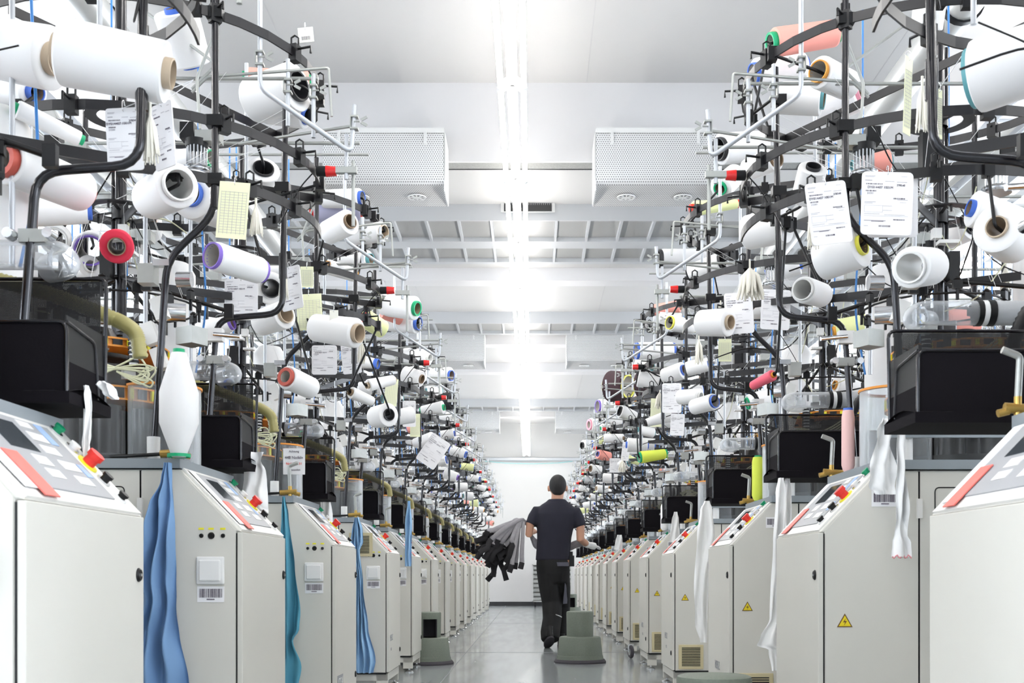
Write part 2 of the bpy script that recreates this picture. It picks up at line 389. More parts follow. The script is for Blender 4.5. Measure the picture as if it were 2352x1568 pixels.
louvre(10.95, 2, 4.18, 'double louvred metal strip across ceiling nearest the camera')
louvre(15.42, 1, 4.18, 'single louvred metal strip across ceiling before the middle air units')
louvre(23.05, 1, 4.18, 'single louvred metal strip across ceiling nearest the far wall')
v = empty('air_grille', (0, 10.6, EYE+3.49), 'small dark slotted air grille behind the light line', 'vent')
g = MB().bx((-0.3, 0.30, -0.0), (0.22, 0.31, 0.1)).obj('frame', M_unit, v)
g = MB(); g.bx((-0.27, 0.29, 0.01), (0.19, 0.305, 0.085))
for k in range(24): g.bx((-0.265+k*0.0195, 0.283, 0.01), (-0.262+k*0.0195, 0.29, 0.085)) if False else None
g.obj('slats', mat_dots('slots', (0.03, 0.03, 0.03), (0.35, 0.35, 0.35), 50, 3, 0.3), v)
# pipe along the far wall and side ducts
pw = MB().tube([(XL, YF-0.12, EYE+2.72), (0, YF-0.12, EYE+2.72), (XR, YF-0.12, EYE+2.72)], 0.045, 12).obj('wall_pipe', M_flange)
tag(pw, 'horizontal grey pipe running across top of far wall', 'pipe')
cw = MB().tube([(-1.1, YF-0.2, EYE+2.66), (-0.6, YF-0.2, EYE+2.615), (0.05, YF-0.2, EYE+2.60), (0.6, YF-0.2, EYE+2.62), (0.95, YF-0.2, EYE+2.66)], 0.008, 6).obj('sagging_cable', mat('teal_cable', (0.2, 0.5, 0.5), 0.5)); tag(cw, 'thin teal cable sagging below the wall pipe', 'cable')
M_duct = mat('galvanised_duct', (0.60, 0.60, 0.58), 0.4, metal=0.5, noise=0.05)
def duct(x, z, r, lab):
    o = empty('air_duct', (x, 0, z), lab, 'duct', 'long ceiling ducts')
    MB().tube([(0, -3, 0), (0, 10, 0), (0, 26, 0)], r, 20).obj('pipe', M_duct, o)
    for k in range(12):
        MB().tube([(0, -1+2.3*k, 0), (0, -0.96+2.3*k, 0)], r+0.012, 20).obj('collar', M_duct if k % 3 else M_black, o)
        if k % 2: MB().bx((-0.01, 2.3*k-1, 0), (0.01, 2.3*k-0.97, ZC2-z if 2.3*k > 9.5 else ZC1-z)).obj('hanger', M_steel, o)
duct(-2.25, 3.62, 0.09, 'long round grey duct above the left row of machines')
duct(2.25, 3.72, 0.10, 'long round grey duct above the right row of machines')
duct(-3.6, 4.0, 0.16, 'thick grey duct farther left near the windows')
duct(3.7, 4.0, 0.16, 'thick grey duct farther right near the windows')
for s, nm in ((-1, 'left'), (1, 'right')):
    for q in range(2):
        o = empty('cable_tray', (s*(2.9+q*0.9), 0, 3.45+0.3*q), 'aluminium cable tray running high behind the %s row, %s one' % (nm, ('inner', 'outer')[q]), 'cable tray', 'cable trays')
        t = MB(); t.bx((-0.12, 0, 0), (-0.11, 26, 0.06)).bx((0.11, 0, 0), (0.12, 26, 0.06))
        for k in range(65): t.bx((-0.11, k*0.4, 0.01), (0.11, k*0.4+0.03, 0.02))
        t.obj('rails', M_rod, o)

# ------------------------------------------------------------------ knitting machines
UC, VC, RR = 1.35, 0.5, 0.60
def build_machine(s):
    root = empty('knitting_machine', (0, 0, 0))
    U0_, V0_ = 1.4, 0.3
    tf = lambda p: Vector((s*(p[0]-U0_), p[1]-V0_, p[2]))
    def B(): return MB(tf, s < 0)
    fv = (lambda v_: v_) if s < 0 else (lambda v_: 0.6-v_)      # operator's side of panel
    rnd = random.Random(5+s)
    # base
    b = B()
    for (u, v_) in ((0.91, 0.03), (0.91, 0.57), (1.9, 0.03), (1.9, 0.57)): b.bx((u-0.015, v_-0.02, 0.03), (u+0.055, v_+0.02, 0.12))
    b.bx((0.90, 0.01, 0.075), (1.95, 0.03, 0.12)).bx((0.90, 0.57, 0.075), (1.95, 0.59, 0.12)).bx((0.893, 0.01, 0.075), (0.92, 0.59, 0.12)).bx((1.93, 0.01, 0.075), (1.95, 0.59, 0.12))
    bo = b.obj('base_frame', M_paint, root)
    for (u, v_) in ((0.92, 0.03), (0.92, 0.57), (1.91, 0.03), (1.91, 0.57)):
        B().lathe([(0.0, 0), (0.035, 0), (0.035, 0.008), (0.012, 0.016), (0.008, 0.018), (0.008, 0.06)], (u, v_, 0), n=12).obj('levelling_foot', M_steel, bo)
    sl = (0.188, 0.195)
    body = B(); body.prism([(0.904, 0.125), (0.904, 0.862), (0.888, 0.862), (1.073, 1.053), (1.95, 1.053), (1.95, 0.125)], 1, 0, 0.6)
    bo = body.obj('cabinet', M_paint, root); bv = bo.modifiers.new('b', 'BEVEL'); bv.width = 0.004; bv.segments = 2; bv.limit_method = 'ANGLE'
    B().bx((0.902, 0.002, 0.115), (1.94, 0.598, 0.126)).obj('base_gap', M_black, root)
    d = B().bx((0.885, 0.0, 0.128), (0.9015, 0.6, 0.861)).obj('front_door', M_paint, root)
    bv = d.modifiers.new('b', 'BEVEL'); bv.width = 0.002; bv.segments = 2
    B().bx((0.9005, -0.0006, 0.125), (0.9045, 0.6006, 0.858)).obj('door_gap', M_black, root)
    B().bx((1.1925, -0.0012, 0.128), (1.1995, 0.001, 1.05)).obj('panel_gap', M_black, root)
    for z in (0.73, 0.235):
        k = B(); vv = 0.565 if s < 0 else 0.04
        k.lathe([(0, -0.006), (0.012, -0.006), (0.016, -0.002), (0.016, 0.001)], (0.885, vv, z), axis=(1, 0, 0), n=16)
        k.cur = 1; k.bx((0.877, vv-0.004, z-0.003), (0.880, vv+0.004, z+0.003)); k.obj('door_lock', [M_black, M_steel], d)
    # side panel plates (the camera side) with a thin gap at u 1.196
    p = B(); p.prism([(0.907, 0.128), (0.907, 0.868), (1.078, 1.048), (1.193, 1.048), (1.193, 0.128)], 1, -0.003, 0.0)
    p.obj('side_panel', M_paint, root)
    p = B(); p.bx((1.199, -0.003, 0.128), (1.945, 0, 1.048)); sp = p.obj('side_panel', M_paint, root)
    ol = B(); ol.bx((1.25, -0.0045, 0.90), (1.30, -0.003, 1.0)) if False else None
    hd = B(); P0 = fillet([(1.245, -0.003, 0.70), (1.245, -0.003, 1.0), (1.45, -0.003, 1.0), (1.45, -0.003, 0.70), (1.245, -0.003, 0.70)], 0.015); hd.tube(P0, 0.0022, 5); hd.obj('access_hatch', M_black, sp)
    hg = B(); hg.bx((1.188, -0.012, 0.905), (1.204, 0, 0.965)); hg.obj('hinge', M_paint2, sp)
    B().bx((0.893+0.18, -0.012, 1.056), (1.98, 0.612, 1.085)).obj('worktop', M_slab, root)
    # control console on the slope
    L = math.hypot(*sl); tx, tz = sl[0]/L, sl[1]/L; nx, nz_ = -tz, tx
    def onslope(t, h): return (0.888+sl[0]*t+nx*h, 0.862+sl[1]*t+nz_*h)
    def plate(t0, t1, v0, v1, h0, h1, bb):
        a, b2, c, d2 = onslope(t0, h0), onslope(t1, h0), onslope(t1, h1), onslope(t0, h1)
        lo, hi = sorted((fv(v0), fv(v1))); bb.prism([a, b2, c, d2], 1, lo, hi)
    q = B(); plate(0.02, 0.985, 0.01, 0.59, 0.0, 0.006, q); co = q.obj('console', M_paint2, root)
    q = B(); plate(0.14, 0.93, 0.075, 0.485, 0.006, 0.009, q); q.obj('membrane_panel', M_greypanel, co)
    q = B(); plate(0.55, 0.86, 0.16, 0.29, 0.009, 0.010, q); q.obj('display', M_screen, co)
    for (t0, v0, w2, h2, m) in ((0.84, 0.32, 0.06, 0.07, M_key), (0.70, 0.32, 0.08, 0.09, M_key), (0.56, 0.32, 0.08, 0.09, M_key), (0.70, 0.41, 0.035, 0.22, M_keyb), (0.40, 0.34, 0.09, 0.1, M_key), (0.40, 0.22, 0.07, 0.1, M_key), (0.27, 0.22, 0.07, 0.09, M_key), (0.25, 0.35, 0.08, 0.09, M_key), (0.36, 0.44, 0.03, 0.14, M_keyb)):
        q = B(); plate(t0, t0+h2, v0, v0+w2, 0.009, 0.0105, q); q.obj('key_field', m, co)
    q = B(); plate(0.10, 0.95, 0.03, 0.085, 0.009, 0.0105, q); q.obj('paper_strip', M_paper, co)
    q = B(); plate(0.03, 0.47, 0.08, 0.145, 0.0105, 0.013, q); q.obj('red_sticker', M_redstick, co)
    def button(t, m, r, h, m2=None, nm='push_button'):
        o2 = onslope(t, 0.006); q = B(); q.cur = 0
        if m2: q.lathe([(r*1.35, 0), (r*1.35, 0.004), (0, 0.004)], (o2[0], fv(0.535), o2[1]), (nx, 0, nz_), n=16)
        q.cur = 1; q.lathe([(r*0.8, 0), (r*0.8, h*0.6), (r, h*0.62), (r, h), (0, h)], (o2[0], fv(0.535), o2[1]), (nx, 0, nz_), n=16)
        q.obj(nm, [m2 or m, m], co)
    button(0.93, M_green, 0.013, 0.018, M_steel); button(0.74, M_white, 0.013, 0.015, M_steel)
    button(0.56, M_red, 0.019, 0.034, M_yellow, 'emergency_stop'); button(0.37, M_black, 0.013, 0.02, M_steel); button(0.17, M_black, 0.012, 0.016, M_white)
    # near side fittings
    if s < 0:
        for u in (1.01, 0.98, 0.944):
            q = B(); q.lathe([(0.0, 0.006), (0.0055 if u != 0.98 else 0.008, 0.006), (0.007 if u != 0.98 else 0.011, 0)], (u, -0.003, 0.85), (0, -1, 0), n=12); q.obj('socket', M_black, root)
            B().bx((u-0.008, -0.005, 0.868), (u+0.008, -0.003, 0.874)).obj('socket_label', M_yellow, root)
        q = B(); q.bx((0.938, -0.013, 0.701), (1.024, -0.003, 0.786)); q1 = q.obj('wall_switch', M_white, root); bv = q1.modifiers.new('b', 'BEVEL'); bv.width = 0.005; bv.segments = 3
        q = B(); q.bx((0.948, -0.020, 0.711), (1.014, -0.012, 0.776)); q2 = q.obj('rocker', M_white, q1); bv = q2.modifiers.new('b', 'BEVEL'); bv.width = 0.004; bv.segments = 2
        bc = (0.981, 0.671)
    else:
        tri = B(); c = (0.966, 0.587)
        tri.prism([(c[0]-0.024, c[1]-0.018), (c[0]+0.024, c[1]-0.018), (c[0], c[1]+0.024)], 1, -0.0045, -0.003)
        tri.cur = 1; tri.prism([(c[0]-0.019, c[1]-0.015), (c[0]+0.019, c[1]-0.015), (c[0], c[1]+0.018)], 1, -0.0055, -0.0045)
        tri.cur = 0; tri.prism([(c[0]+0.003, c[1]+0.010), (c[0]-0.006, c[1]-0.003), (c[0]+0.001, c[1]-0.003), (c[0]-0.003, c[1]-0.013), (c[0]+0.006, c[1]+0.001), (c[0]-0.001, c[1]+0.001)], 1, -0.0065, -0.0055)
        tri.obj('warning_sign', [M_brown, M_wht], root)
        vg = B(); vg.bx((0.925, -0.010, 0.135), (1.082, -0.003, 0.29)); vo = vg.obj('vent_grille', M_beige, root); bv = vo.modifiers.new('b', 'BEVEL'); bv.width = 0.004; bv.segments = 2
        vs = B()
        for k in range(12): vs.bx((0.945, -0.011, 0.155+k*0.0102), (1.062, -0.0095, 0.160+k*0.0102))
        vs.obj('slots', M_black, vo)
        bc = (1.09, 0.965)
    q = B(); q.bx((bc[0]-0.041, -0.0045, bc[1]-0.024), (bc[0]+0.041, -0.003, bc[1]+0.024)); q.cur = 1
    x = bc[0]-0.035
    while x < bc[0]+0.034:
        w2 = rnd.choice((0.0008, 0.0012, 0.002)); q.bx((x, -0.0055, bc[1]-0.010), (x+w2, -0.0045, bc[1]+0.017)); x += w2+rnd.choice((0.0008, 0.0014, 0.0022))
    q.bx((bc[0]-0.012, -0.0055, bc[1]-0.017), (bc[0]+0.012, -0.0045, bc[1]-0.014)); q.obj('barcode_label', [M_paper, M_ink], root)
    # creel posts
    def post(path, r, sock=True, nm='creel_post'):
        po = B().tube(fillet(path, 0.06), r, 10).obj(nm, M_pipe, root)
        if sock: B().lathe([(0.020, 0), (0.020, 0.07), (0.011, 0.07)], (path[0][0], path[0][1], 1.085), n=14).obj('post_socket', M_white, po)
        return po
    pa = post([(1.167, 0.03, 1.085), (1.126, 0.03, 1.70), (0.977, 0.03, 1.845), (0.977, 0.03, 2.62)], 0.011)
    pb = post([(1.167, 0.585, 1.085), (1.13, 0.60, 1.648), (0.90, 0.62, 1.672), (0.888, 0.63, 2.58)], 0.011)
    for (pu, pv_, z) in ((0.977, 0.03, 1.86), (0.90, 0.63, 1.80)): B().tube([(pu, pv_, z), (pu, pv_, z+0.09)], 0.0145, 10).obj('sleeve', M_pipe, pa if pv_ < 0.3 else pb)
    post([(1.74, 0.03, 1.085), (1.74, 0.03, 2.55)], 0.011); post([(1.74, 0.95, 1.3), (1.74, 0.95, 2.55)], 0.011, False)
    mast = post([(1.42, 0.45, 1.35), (1.42, 0.45, 2.85)], 0.019, False, 'mast')
    post([(1.47, 0.52, 1.6), (1.47, 0.52, 2.6)], 0.009, False, 'mast')
    # clamp with bolts on post B
    q = B(); q.box((1.135, 0.60, 1.50), (0.06, 0.03, 0.03)); q.obj('post_clamp', M_alu, pb)
    for du in (-0.045, 0.045): B().lathe([(0, 0.028), (0.012, 0.028), (0.014, 0)], (1.135+du, 0.59, 1.50), (0, -1, 0), n=10).obj('clamp_bolt', M_steel, pb)
    # rings
    rings = []
    for (z, a0, a1) in ((1.947, -2.0, 0.15), (2.127, -2.2, 2.5), (2.46, -2.4, 2.7)):
        rings.append(B().arc((UC, VC, z), RR, a0, a1, 0.03, 0.006).obj('creel_ring', M_dark, root))
    
    # joints of ring and post
    for z in (1.947, 2.127, 2.46): B().box((0.977, 0.03, z), (0.05, 0.035, 0.034)).obj('joint_block', M_black, pa)
    for z in (2.127, 2.46): B().box((0.90, 0.63, z), (0.05, 0.04, 0.034)).obj('joint_block', M_black, pb)
    # straight bars crossing
    for (z, a, b2) in ((1.947, (1.1, -0.03), (1.42, 0.45)), (2.127, (0.80, 0.75), (1.75, 0.2)), (2.46, (1.0, 1.0), (1.6, 0.0)), (1.80, (1.05, 0.95), (1.75, 0.55))):
        p0, p1 = Vector((*a, z)), Vector((*b2, z)); dd = p1-p0
        B().box((p0+p1)/2, (dd.length, 0.006, 0.03), Matrix.Rotation(math.atan2(dd.y, dd.x), 3, 'Z')).obj('cross_bar', M_dark, root)
    # bobbin clamps along the rings
    for (z, angs) in ((1.947, (-1.35, -0.7, -0.35)), (2.127, (-1.6, -0.85, -0.3, 0.35, 1.0, 1.7)), (2.46, (-1.5, -0.9, -0.35, 0.12, 0.5, 1.1, 1.8, 2.4))):
        for a in angs:
            cu, cv = UC-RR*math.cos(a), VC+RR*math.sin(a); R = Matrix.Rotation(-a, 3, 'Z'); q = B()
            q.box((cu, cv, z-0.002), (0.028, 0.034, 0.055), R)
            q.tube([(cu-0.012, cv, z+0.02), (cu-0.012, cv, z+0.05), (cu, cv, z+0.058), (cu+0.012, cv, z+0.05), (cu+0.012, cv, z+0.02)], 0.0035, 5)
            ou = Vector((-math.cos(a), math.sin(a), 0)); c0 = Vector((cu, cv, z+0.012))
            q.tube([c0-ou*0.02, c0+ou*0.06, c0+ou*0.06+Vector((0, 0, -0.022))], 0.004, 6)
            q.obj('bobbin_clamp', M_black, root)
    # bright guide rods with wing clamps
    def wing(q, c):
        c = Vector(c); q.box(c, (0.026, 0.026, 0.006)); q.box(c+Vector((0, 0, 0.04)), (0.026, 0.026, 0.006)); q.box(c+Vector((0.012, 0, 0.02)), (0.003, 0.026, 0.045))
        q.tube([c+Vector((-0.02, -0.014, 0.02)), c+Vector((0.0, -0.014, 0.02))], 0.003, 5)
        q.box(c+Vector((-0.034, -0.014, 0.03)), (0.022, 0.004, 0.009), Matrix.Rotation(0.5, 3, 'Y')); q.box(c+Vector((-0.034, -0.014, 0.012)), (0.022, 0.004, 0.009), Matrix.Rotation(-0.5, 3, 'Y'))
    def rod(pts, r=0.008, nm='guide_rod', m=None, fl=0.03): return B().tube(fillet(pts, fl, 4), r, 8).obj(nm, m or M_rod, root)
    r1 = rod([(0.87, 0.16, 2.62), (0.87, 0.16, 2.285), (0.60, 0.30, 2.13), (0.59, 0.30, 2.29)])
    r2 = rod([(0.80, 0.25, 2.42), (0.80, 0.25, 2.20)], 0.007); r3 = rod([(0.72, 0.27, 2.38), (0.72, 0.27, 2.17)], 0.007)
    for c in ((0.87, 0.16, 2.36), (0.80, 0.25, 2.31), (0.72, 0.27, 2.30), (0.59, 0.30, 2.21)):
        q = B(); wing(q, c); q.obj('wing_clamp', M_alu, r1)
    for pts in ([(1.10, 0.2, 2.29), (1.05, 0.2, 2.34), (0.67, 0.27, 2.40), (0.66, 0.27, 2.24)], [(1.0, 0.4, 2.2), (0.60, 0.3, 2.22)], [(1.25, 0.2, 2.55), (1.02, 0.2, 2.38), (1.10, 0.2, 2.30)], [(0.98, 0.1, 2.48), (1.06, 0.12, 2.30), (1.05, 0.12, 2.14)]):
        B().tube(fillet(pts, 0.01, 3), 0.005, 6).obj('flat_arm', M_alu, root)
    for (u0, u1, v_, z) in ((0.72, 2.0, 0.35, 2.40), (0.64, 1.9, 0.75, 2.335), (0.78, 1.9, 0.9, 2.2), (0.75, 2.1, 0.1, 2.66)): rod([(u0, v_, z), ((u0+u1)/2, v_, z), (u1, v_, z)], 0.0065, 'cross_rod', M_alu)
    rod([(0.62, 0.32, 2.05), (0.62, 0.32, 2.2)], 0.007); rod([(0.60, 0.34, 1.90), (0.60, 0.34, 2.12)], 0.006, m=M_alu)
    q = B(); q.box((0.62, 0.32, 2.08), (0.07, 0.02, 0.02)); q.obj('bracket', M_alu, root)
    for k, (u, v_, z0, z1) in enumerate(((1.25, 0.2, 1.50, 2.05), (1.10, 0.9, 2.1, 2.7), (1.62, 0.2, 1.5, 2.6), (1.55, 0.8, 1.5, 2.75), (1.30, 0.85, 1.5, 2.2))):
        rod([(u, v_, z0), (u, v_, z1)], 0.0075)
    # signal lamp
    q = B(); q.lathe([(0.013, -0.012), (0.018, -0.010), (0.018, 0.022), (0.0, 0.022)], (0.735, 0.46, 2.127), (-1, 0, 0), n=14)
    q.cur = 1; q.lathe([(0, 0.038), (0, 0.038), (0.016, 0.060), (0.0195, 0.024), (0.0195, 0.022)][1:], (0.735, 0.46, 2.127), (-1, 0, 0), n=14); q.lathe([(0.0, 0.060), (0.016, 0.060)], (0.735, 0.46, 2.127), (-1, 0, 0), n=14)
    q.obj('signal_lamp', [M_black, M_lamp], root)
    cb = [(0.76, 0.46, 2.12), (0.80, 0.45, 2.07), (0.86, 0.5, 2.00), (0.91, 0.6, 1.98), (0.90, 0.62, 2.05)]
    B().tube(fillet(cb, 0.03), 0.0025, 5).obj('lamp_cable', M_black, root)
    # guide disc around the mast
    q = B(); q.arc((1.42, 0.45, 1.985), 0.11, 0, 2*PI, 0.004, 0.035, 28)
    for a in (0.4, 2.5, 4.6): q.box((1.42+0.05*math.cos(a), 0.45+0.05*math.sin(a), 1.985), (0.09, 0.014, 0.004), Matrix.Rotation(a, 3, 'Z'))
    for a in range(12): q.box((1.42+0.115*math.cos(a*PI/6), 0.45+0.115*math.sin(a*PI/6), 1.972), (0.006, 0.006, 0.022))
    q.lathe([(0.028, -0.03), (0.028, 0.012), (0.019, 0.012)], (1.42, 0.45, 1.985), n=14); q.obj('guide_disc', M_dark, root)
    q = B(); q.arc((1.42, 0.45, 2.31), 0.10, 0, 2*PI, 0.004, 0.04, 28); q.lathe([(0.03, -0.02), (0.03, 0.012), (0.019, 0.012)], (1.42, 0.45, 2.31), n=14)
    for a in (0.9, 3.0, 5.1): q.box((1.42+0.05*math.cos(a), 0.45+0.05*math.sin(a), 2.31), (0.09, 0.014, 0.004), Matrix.Rotation(a, 3, 'Z'))
    q.obj('guide_disc', M_dark, root)
    # mast fittings
    q = B(); q.box((1.40, 0.42, 1.91), (0.03, 0.03, 0.035)); q.box((1.44, 0.42, 1.88), (0.07, 0.04, 0.012)); q.obj('mast_bracket', M_white, mast); B().box((1.38, 0.42, 1.83), (0.05, 0.04, 0.010)).obj('mast_bracket', M_white, mast)
    q = B(); q.box((1.45, 0.40, 1.79), (0.035, 0.04, 0.10)); q.obj('control_box', M_black, mast); B().box((1.38, 0.45, 2.2), (0.05, 0.05, 0.13)).obj('control_box', M_black, mast)
    # feed motor with ribbed cage
    for (mu, mv, mz) in ((1.22, 0.66, 2.19), (1.62, 0.45, 2.06), (1.55, 0.9, 1.90)):
        mo = B(); mo.lathe([(0.0, 0.0), (0.052, 0.0), (0.055, 0.006), (0.046, 0.014), (0.05, 0.02), (0.02, 0.026), (0.02, 0.03)], (mu, mv, mz), n=18)
        for k in range(16):
            a = k*PI/8; mo.box((mu+0.034*math.cos(a), mv+0.034*math.sin(a), mz+0.06), (0.005, 0.005, 0.075))
        mo.cur = 1; mo.lathe([(0.0, 0.095), (0.04, 0.095), (0.042, 0.12), (0.0, 0.125)], (mu, mv, mz), n=18); mo.box((mu+0.03, mv, mz+0.15), (0.05, 0.05, 0.06))
        mo.cur = 2; mo.box((mu-0.045, mv, mz+0.13), (0.09, 0.055, 0.04))
        mo.obj('feed_motor', [M_steel, M_black, M_alu], root)
    # knitting head: drums, cam rings and clutter
    q = B(); q.lathe([(0.0, 0), (0.24, 0), (0.24, 0.03), (0.10, 0.03), (0.10, 0.19), (0.0, 0.19)], (1.45, 0.32, 1.085), n=28)
    for a in range(9): q.lathe([(0.045, 0), (0.045, 0.18)], (1.45+0.19*math.cos(a*0.7), 0.32+0.19*math.sin(a*0.7), 1.09), n=12)
    q.obj('needle_drum', M_drum, root)
    for (z, r, h) in ((1.285, 0.25, 0.045), (1.455, 0.23, 0.03)):
        q = B(); q.lathe([(0.12, 0), (r, 0), (r, 0.006), (r-0.01, 0.006), (r-0.01, h-0.006), (r, h-0.006), (r, h), (0.12, h)], (1.45, 0.32, z), n=30)
        q.cur = 1
        for k in range(20):
            a = k*2*PI/20; q.box((1.45+(r-0.004)*math.cos(a), 0.32+(r-0.004)*math.sin(a), z+h/2), (0.006, 0.03, h-0.012), Matrix.Rotation(a, 3, 'Z'))
        q.cur = 2
        for k in range(20):
            a = (k+0.5)*2*PI/20; q.box((1.45+(r-0.003)*math.cos(a), 0.32+(r-0.003)*math.sin(a), z+h/2), (0.008, 0.012, h-0.012), Matrix.Rotation(a, 3, 'Z'))
        q.obj('cam_ring', [M_orange, M_black, M_yellow], root)
    q = B(); q.lathe([(0.10, 0), (0.16, 0.02), (0.14, 0.1), (0.09, 0.14), (0.05, 0.22)], (1.45, 0.32, 1.33), n=20)
    for k in range(42):
        a = rnd.uniform(0, 2*PI); r = rnd.uniform(0.08, 0.22); q.cur = rnd.choice((0, 0, 1, 2))
        q.box((1.45+r*math.cos(a), 0.32+r*math.sin(a), rnd.uniform(1.34, 1.58)), (rnd.uniform(0.01, 0.04), rnd.uniform(0.01, 0.04), rnd.uniform(0.015, 0.06)), Matrix.Rotation(a, 3, 'Z'))
    q.obj('knitting_head', [M_drum, M_alu, M_black], root)
    for k in range(7):
        q = B(); z = 1.40+k*0.014; q.lathe([(0.018, 0), (0.018, 0.008), (0, 0.008)], (1.26, 0.12, z), n=10); q.cur = 1; q.lathe([(0.014, -0.006), (0.014, 0)], (1.26, 0.12, z), n=10); q.obj('valve_stack', [M_black, M_white], root)
    # cream cable loom
    for k in range(7):
        z0 = 1.42-k*0.012; q = B()
        jj = lambda a_: rnd.uniform(-a_, a_); q.tube(fillet([(1.46, 0.05, z0+0.05), (1.36, 0.03, z0-0.02), (1.27+jj(.01), -0.01, 1.36), (1.19+jj(.03), 0.0, 1.375+jj(.03)), (1.155+jj(.02), 0.0, 1.34+jj(.03)), (1.19+jj(.03), 0.0, 1.32+jj(.02)), (1.27, 0.0, 1.352)], 0.06, 5), 0.003, 5); q.obj('cable', M_cable, root)
    # feeders with levers, arms and thin cables around the mast at z 1.7
    q = B()
    for k in range(14):
        a = k*2*PI/14+0.2; r = 0.24; c = Vector((1.40+r*math.cos(a), 0.45+r*math.sin(a), 1.665+0.02*math.sin(k*2.1)))
        q.box(c, (0.016, 0.03, 0.028), Matrix.Rotation(a, 3, 'Z')); q.box(c+Vector((0, 0, -0.03)), (0.008, 0.01, 0.04)); q.lathe([(0.01, 0), (0.013, 0.004), (0.005, 0.012)], c+Vector((0, 0, 0.014)), n=8)
    q.tube([(1.40+0.24*math.cos(a*PI/10), 0.45+0.24*math.sin(a*PI/10), 1.655) for a in range(21)], 0.004, 5)
    q.obj('yarn_feeder_ring', M_black, root)
    for k in range(5):
        a = k*1.25+0.4; p0 = Vector((1.42, 0.45, 1.76)); p1 = p0+Vector((0.36*math.cos(a), 0.36*math.sin(a), -0.10)); q = B()
        q.tube([p0, p1], 0.008, 5); q.box(p1, (0.03, 0.02, 0.05)); q.obj('feeder_arm', M_black, root)
    for k in range(10):
        a = rnd.uniform(0, 2*PI); p0 = Vector((1.42, 0.45, rnd.uniform(1.6, 2.3))); a2 = a+rnd.uniform(0.6, 1.6); r = rnd.uniform(0.25, 0.55)
        p3 = Vector((1.40+r*math.cos(a2), 0.45+r*math.sin(a2)*0.8, rnd.uniform(1.55, 2.2))); p1 = p0.lerp(p3, 0.35)+Vector((0, 0, -rnd.uniform(0.03, 0.16))); p2 = p0.lerp(p3, 0.7)+Vector((0, 0, -rnd.uniform(0.0, 0.12)))
        B().tube(fillet([p0, p1, p2, p3], 0.1, 4), rnd.choice((0.0022, 0.0028)), 4).obj('cable', M_black if k % 3 else M_cable, root)
    for k in range(12):
        a = k*PI/6+0.1; p0 = Vector((1.42+0.11*math.cos(a), 0.45+0.11*math.sin(a), 1.97)); p1 = Vector((UC-RR*0.8*math.cos(a*1.3), VC+RR*0.8*math.sin(a*1.3), 2.35)); p2 = Vector((1.42+0.22*math.cos(a), 0.45+0.22*math.sin(a), 1.68))
        B().tube([p1, p0, p2], 0.0009, 3).obj('yarn_strand', M_white, root)
    # cast boxes and cups
    q = B(); q.box((1.10, 0.2, 1.50), (0.07, 0.07, 0.055), Matrix.Rotation(0.5, 3, 'Z')); q.obj('sensor_box', M_alu, root); q = B(); q.lathe([(0, 0), (0.03, 0.0), (0.03, 0.06), (0.026, 0.06), (0.026, 0.01)], (1.15, 0.30, 1.60), (1, -0.3, 0), n=16); q.obj('suction_cup', M_steel, root)
    q = B(); q.box((1.13, 0.58, 1.585), (0.055, 0.035, 0.045)); q.cur = 1; q.tube([(1.13, 0.56, 1.585), (1.03, 0.54, 1.572)], 0.008, 8); q.obj('clamp_handle', [M_white, M_steel], root)
    q = B(); q.box((1.19, 0.05, 1.66), (0.05, 0.05, 0.06)); q.cur = 1; q.lathe([(0.0, 0), (0.024, 0), (0.024, 0.045), (0, 0.045)], (1.10, 0.05, 1.645), (-1, 0, 0), n=14); q.box((1.14, 0.03, 1.69), (0.05, 0.03, 0.02)); q.obj('sensor_head', [M_alu, M_steel], root)
    for k in range(3): q = B(); q.box((1.19+0.03*(k % 2), 0.16, 1.42+0.08*k), (0.04, 0.035, 0.07), Matrix.Rotation(0.35, 3, 'Y')); q.obj('terminal_box', M_paint2, root)
    # clear cover
    q = B(); q.lathe([(0.12, 0), (0.12, 0.245)], (1.20, 0.22, 1.086), n=24, a0=PI*0.5, a1=PI*1.75); q.lathe([(0.116, 0), (0.116, 0.245)], (1.20, 0.22, 1.086), n=24, a0=PI*0.5, a1=PI*1.75)
    cc = q.obj('clear_cover', M_clear, root); B().lathe([(0.105, 0), (0.124, 0), (0.124, 0.007), (0.105, 0.007)], (1.20, 0.22, 1.331), n=24, a0=PI*0.5, a1=PI*1.75).obj('orange_rim', M_orange, cc)
    q = B(); q.lathe([(0.31, 0), (0.31, 0.3)], (1.45, 0.32, 1.086), n=32, a0=-2.2, a1=1.0); q.obj('clear_cover', M_clear, root)
    # air tap with lever at the worktop corner
    v0 = 0.0 if s < 0 else 0.62
    q = B(); q.tube([(1.135, v0, 1.10), (1.06, v0, 1.105)], 0.012, 8); q.tube([(1.09, v0, 1.085), (1.09, v0, 1.13)], 0.009, 8); q.tube([(1.07, v0, 1.098), (1.045, v0, 1.092)], 0.009, 8); at = q.obj('air_tap', M_brass, root)
    B().tube(fillet([(1.09, v0, 1.12), (1.095, v0, 1.22), (1.055, v0, 1.235)], 0.01), 0.0085, 8).obj('tap_lever', M_alu, at)
    B().tube(fillet([(1.12, v0, 1.10), (1.25, v0+0.02, 1.095), (1.4, 0.1, 1.10)], 0.04), 0.006, 6).obj('air_hose', M_black, at)
    # mesh basket with padded bottom
    bt = 1.43 if s < 0 else 1.375
    bv0, bv1 = (0.50, 0.72) if s < 0 else (0.88, 1.10); u0, u1 = (1.02, 1.42) if s < 0 else (0.955, 1.42)
